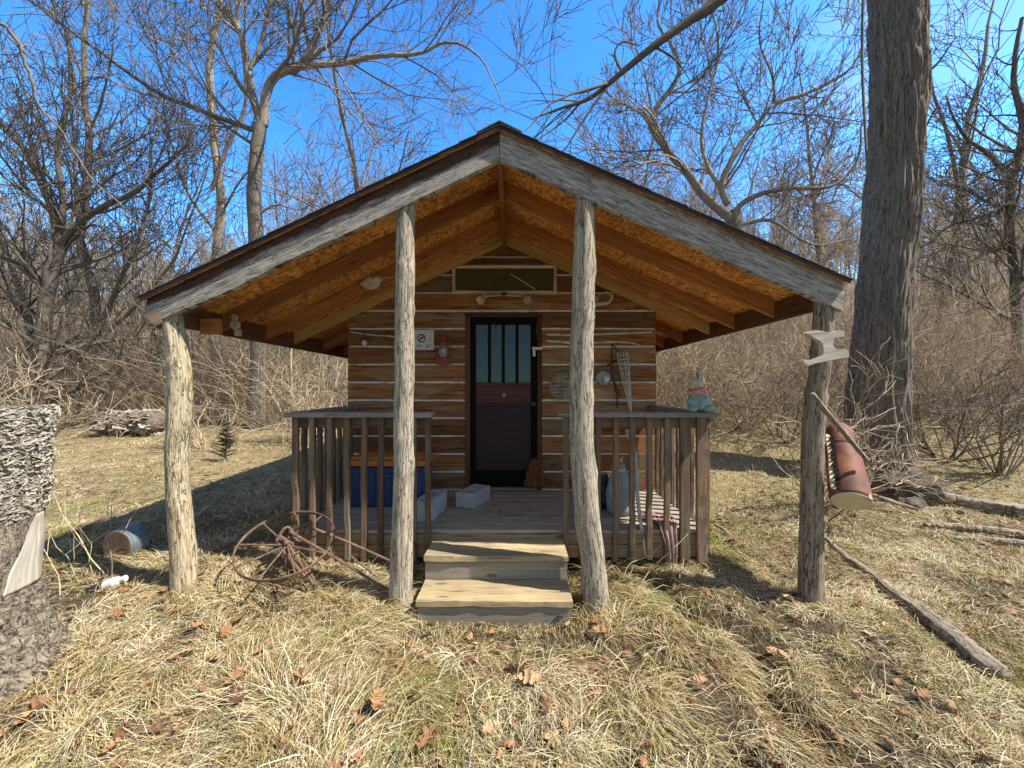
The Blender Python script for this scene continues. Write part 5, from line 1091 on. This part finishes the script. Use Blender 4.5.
for i, (px, py) in enumerate(spots):
    Y = 2.0
    for _ in range(20):
        x = (px - CX) / F * Y; Y = max(.9, (EYE - float(H(x, Y))) * F / (py - HY))
    s = rg.uniform(.05, .10) * (1.4 if i < 18 else 1); q = np.array([x, Y, float(H(x, Y)) + .03 + rg.random() * .04]); V, f = leaf_geo(rg, q, s, rg.normal(0, .7), rg.uniform(0, 6.28), rg.uniform(-1.0, 1.1)); mb = MB(); mb.add(V, [f], rg.beta(1.3, 1.3))
    tag(build('fallen_leaf', mb, M['leaf'], org=q, smooth=True), 'curled rusty brown oak leaf lying on the dry grass', 'leaf', LG)
mb = MB(); N = 3200; Yv = (1.0 + rg.random(N)**1.3 * 7.5); X = rg.uniform(-1.42, 1.42, N) * Yv; cl = fbm(X * 1.7 + 60, Yv * 1.7, o=3)
left = (X < -1.6) & (Yv > 2.2) & (Yv < 3.4)
keep = ((rg.random(N) < np.interp(cl, [.4, .6], [.15, 1])) | left) & ~blocked(X, Yv)
for x, y in zip(X[keep], Yv[keep]):
    V, f = leaf_geo(rg, np.array([x, y, float(H(x, y)) + .012 + rg.random() * .03]), rg.uniform(.035, .085), rg.normal(0, .5), rg.uniform(0, 6.28), rg.uniform(-.6, .9)); mb.add(V, [f], rg.beta(1.6, 1.6))
tag(build('leaf_litter', mb, M['leaf'], smooth=True), 'small broken brown leaves scattered through the grass', 'leaf litter', kind='stuff')
mb = MB(); N = 5200; a, r = [], []
x = rg.uniform(-1.42, 1.42, N); y = 1.0 + rg.random(N) * 6; x = x * y; kp = ~blocked(x, y); x, y = x[kp], y[kp]; N = len(x); az = rg.uniform(0, 6.283, N); L = rg.uniform(.05, .22, N); d = np.stack([np.cos(az), np.sin(az)], -1)
pts = []
for f_ in (-.5, 0, .5): xx, yy = x + d[:, 0] * L * f_, y + d[:, 1] * L * f_; pts.append(np.stack([xx, yy, H(xx, yy) + .02 + rg.random(N) * .02], -1))
tubes(mb, np.stack(pts, 1), np.repeat(rg.uniform(.0007, .0019, N)[:, None], 3, 1), 3, rg.uniform(0, .5, N)); tag(build('twig_litter', mb, M['twig']), 'tiny twigs strewn through the grass', 'twigs', kind='stuff')
# dry leaves on the deck
for i, (px, py) in enumerate(((500, 513), (507, 515), (530, 512), (545, 518))):
    Y = (EYE - ZD) * F / (py - HY); q = np.array([(px - CX) / F * Y, Y, ZD + .012]); V, f = leaf_geo(rg, q, .05, 0, rg.uniform(0, 6), .4); mb = MB(); mb.add(V, [f], .2); tag(build('fallen_leaf', mb, M['leaf'], org=q), 'small dark leaf lying on the grey porch deck', 'leaf', 'dark leaves on the porch deck')

# ================================================================== LIGHT, SKY, CAMERA
EL = R(52); hx, hy = .9613, -.2756
sd = Vector((hx * math.cos(EL), hy * math.cos(EL), math.sin(EL)))
L = bpy.data.lights.new('sun', 'SUN'); L.energy = 5.0; L.angle = R(.53); L.color = (1, .925, .80); so = bpy.data.objects.new('sun', L); COL.objects.link(so); so.rotation_euler = sd.to_track_quat('Z', 'Y').to_euler()
w = bpy.data.worlds.new('World'); sc.world = w; w.use_nodes = True; nt = w.node_tree; nt.nodes.clear()
sky = nt.nodes.new('ShaderNodeTexSky'); sky.sky_type = 'NISHITA'; sky.sun_disc = False; sky.sun_elevation = EL; sky.sun_rotation = math.atan2(hx, hy); sky.air_density = 1.0; sky.dust_density = .3; sky.ozone_density = 2.0; sky.altitude = 200
bg = nt.nodes.new('ShaderNodeBackground'); bg.inputs[1].default_value = .128; wo = nt.nodes.new('ShaderNodeOutputWorld')
tc = nt.nodes.new('ShaderNodeTexCoord'); mp = nt.nodes.new('ShaderNodeMapping'); mp.inputs['Scale'].default_value = (1.2, 2.2, 5.0); mp.inputs['Rotation'].default_value = (.3, .45, .2)
no = nt.nodes.new('ShaderNodeTexNoise'); no.inputs['Scale'].default_value = 1.5; no.inputs['Detail'].default_value = 7; no.inputs['Roughness'].default_value = .62; no.inputs['Distortion'].default_value = .6
sx_ = nt.nodes.new('ShaderNodeSeparateXYZ'); mr = nt.nodes.new('ShaderNodeMapRange'); mr.inputs[1].default_value = .36; mr.inputs[2].default_value = .62
mr2 = nt.nodes.new('ShaderNodeMapRange'); mr2.inputs[1].default_value = .40; mr2.inputs[2].default_value = .66; mr2.inputs[4].default_value = .62; mr2.inputs[3].default_value = .0
mu = nt.nodes.new('ShaderNodeMath'); mu.operation = 'MULTIPLY'; mx = nt.nodes.new('ShaderNodeMix'); mx.data_type = 'RGBA'; mx.inputs[7].default_value = (3.2, 4.1, 5.0, 1)
lk = nt.links.new
lk(tc.outputs['Generated'], mp.inputs[0]); lk(mp.outputs[0], no.inputs['Vector']); lk(no.outputs[0], mr2.inputs[0]); lk(tc.outputs['Generated'], sx_.inputs[0]); lk(sx_.outputs[0], mr.inputs[0]); lk(mr.outputs[0], mu.inputs[0]); lk(mr2.outputs[0], mu.inputs[1]); lk(mu.outputs[0], mx.inputs[0]); gm = nt.nodes.new('ShaderNodeGamma'); gm.inputs[1].default_value = 1.62; lk(sky.outputs[0], gm.inputs[0]); sc_ = nt.nodes.new('ShaderNodeMix'); sc_.data_type = 'RGBA'; sc_.blend_type = 'MULTIPLY'; sc_.inputs[0].default_value = 1; sc_.inputs[7].default_value = (.50, .98, 1.05, 1); lk(gm.outputs[0], sc_.inputs[6]); lk(sc_.outputs[2], mx.inputs[6]); mb_ = nt.nodes.new('ShaderNodeMapRange'); mb_.inputs[1].default_value = .20; mb_.inputs[2].default_value = -.25; mb_.inputs[3].default_value = 0; mb_.inputs[4].default_value = .85; lk(sx_.outputs[1], mb_.inputs[0]); m3 = nt.nodes.new('ShaderNodeMix'); m3.data_type = 'RGBA'; m3.inputs[7].default_value = (1.9, 1.78, 1.62, 1); lk(mb_.outputs[0], m3.inputs[0]); lk(mx.outputs[2], m3.inputs[6]); lk(m3.outputs[2], bg.inputs[0]); lk(bg.outputs[0], wo.inputs[0])  # unseen sky behind the camera whitened, added to make ambient light less blue
cam = bpy.data.cameras.new('camera'); cam.sensor_width = 36; cam.lens = F / 1024 * 36; cam.shift_y = (HY - 384) / 1024; cam.clip_end = 2000; cam.clip_start = .05
co = bpy.data.objects.new('camera', cam); COL.objects.link(co); co.location = (0, 0, EYE); co.rotation_euler = (R(90), 0, 0); sc.camera = co
sc.view_settings.view_transform = 'Standard'; sc.view_settings.look = 'None'; sc.view_settings.exposure = .66; sc.view_settings.gamma = 1
sc.cycles.use_denoising = True; sc.cycles.denoising_prefilter = 'ACCURATE'; sc.cycles.max_bounces = 6; sc.cycles.diffuse_bounces = 4; sc.cycles.use_adaptive_sampling = True; sc.cycles.adaptive_threshold = .015
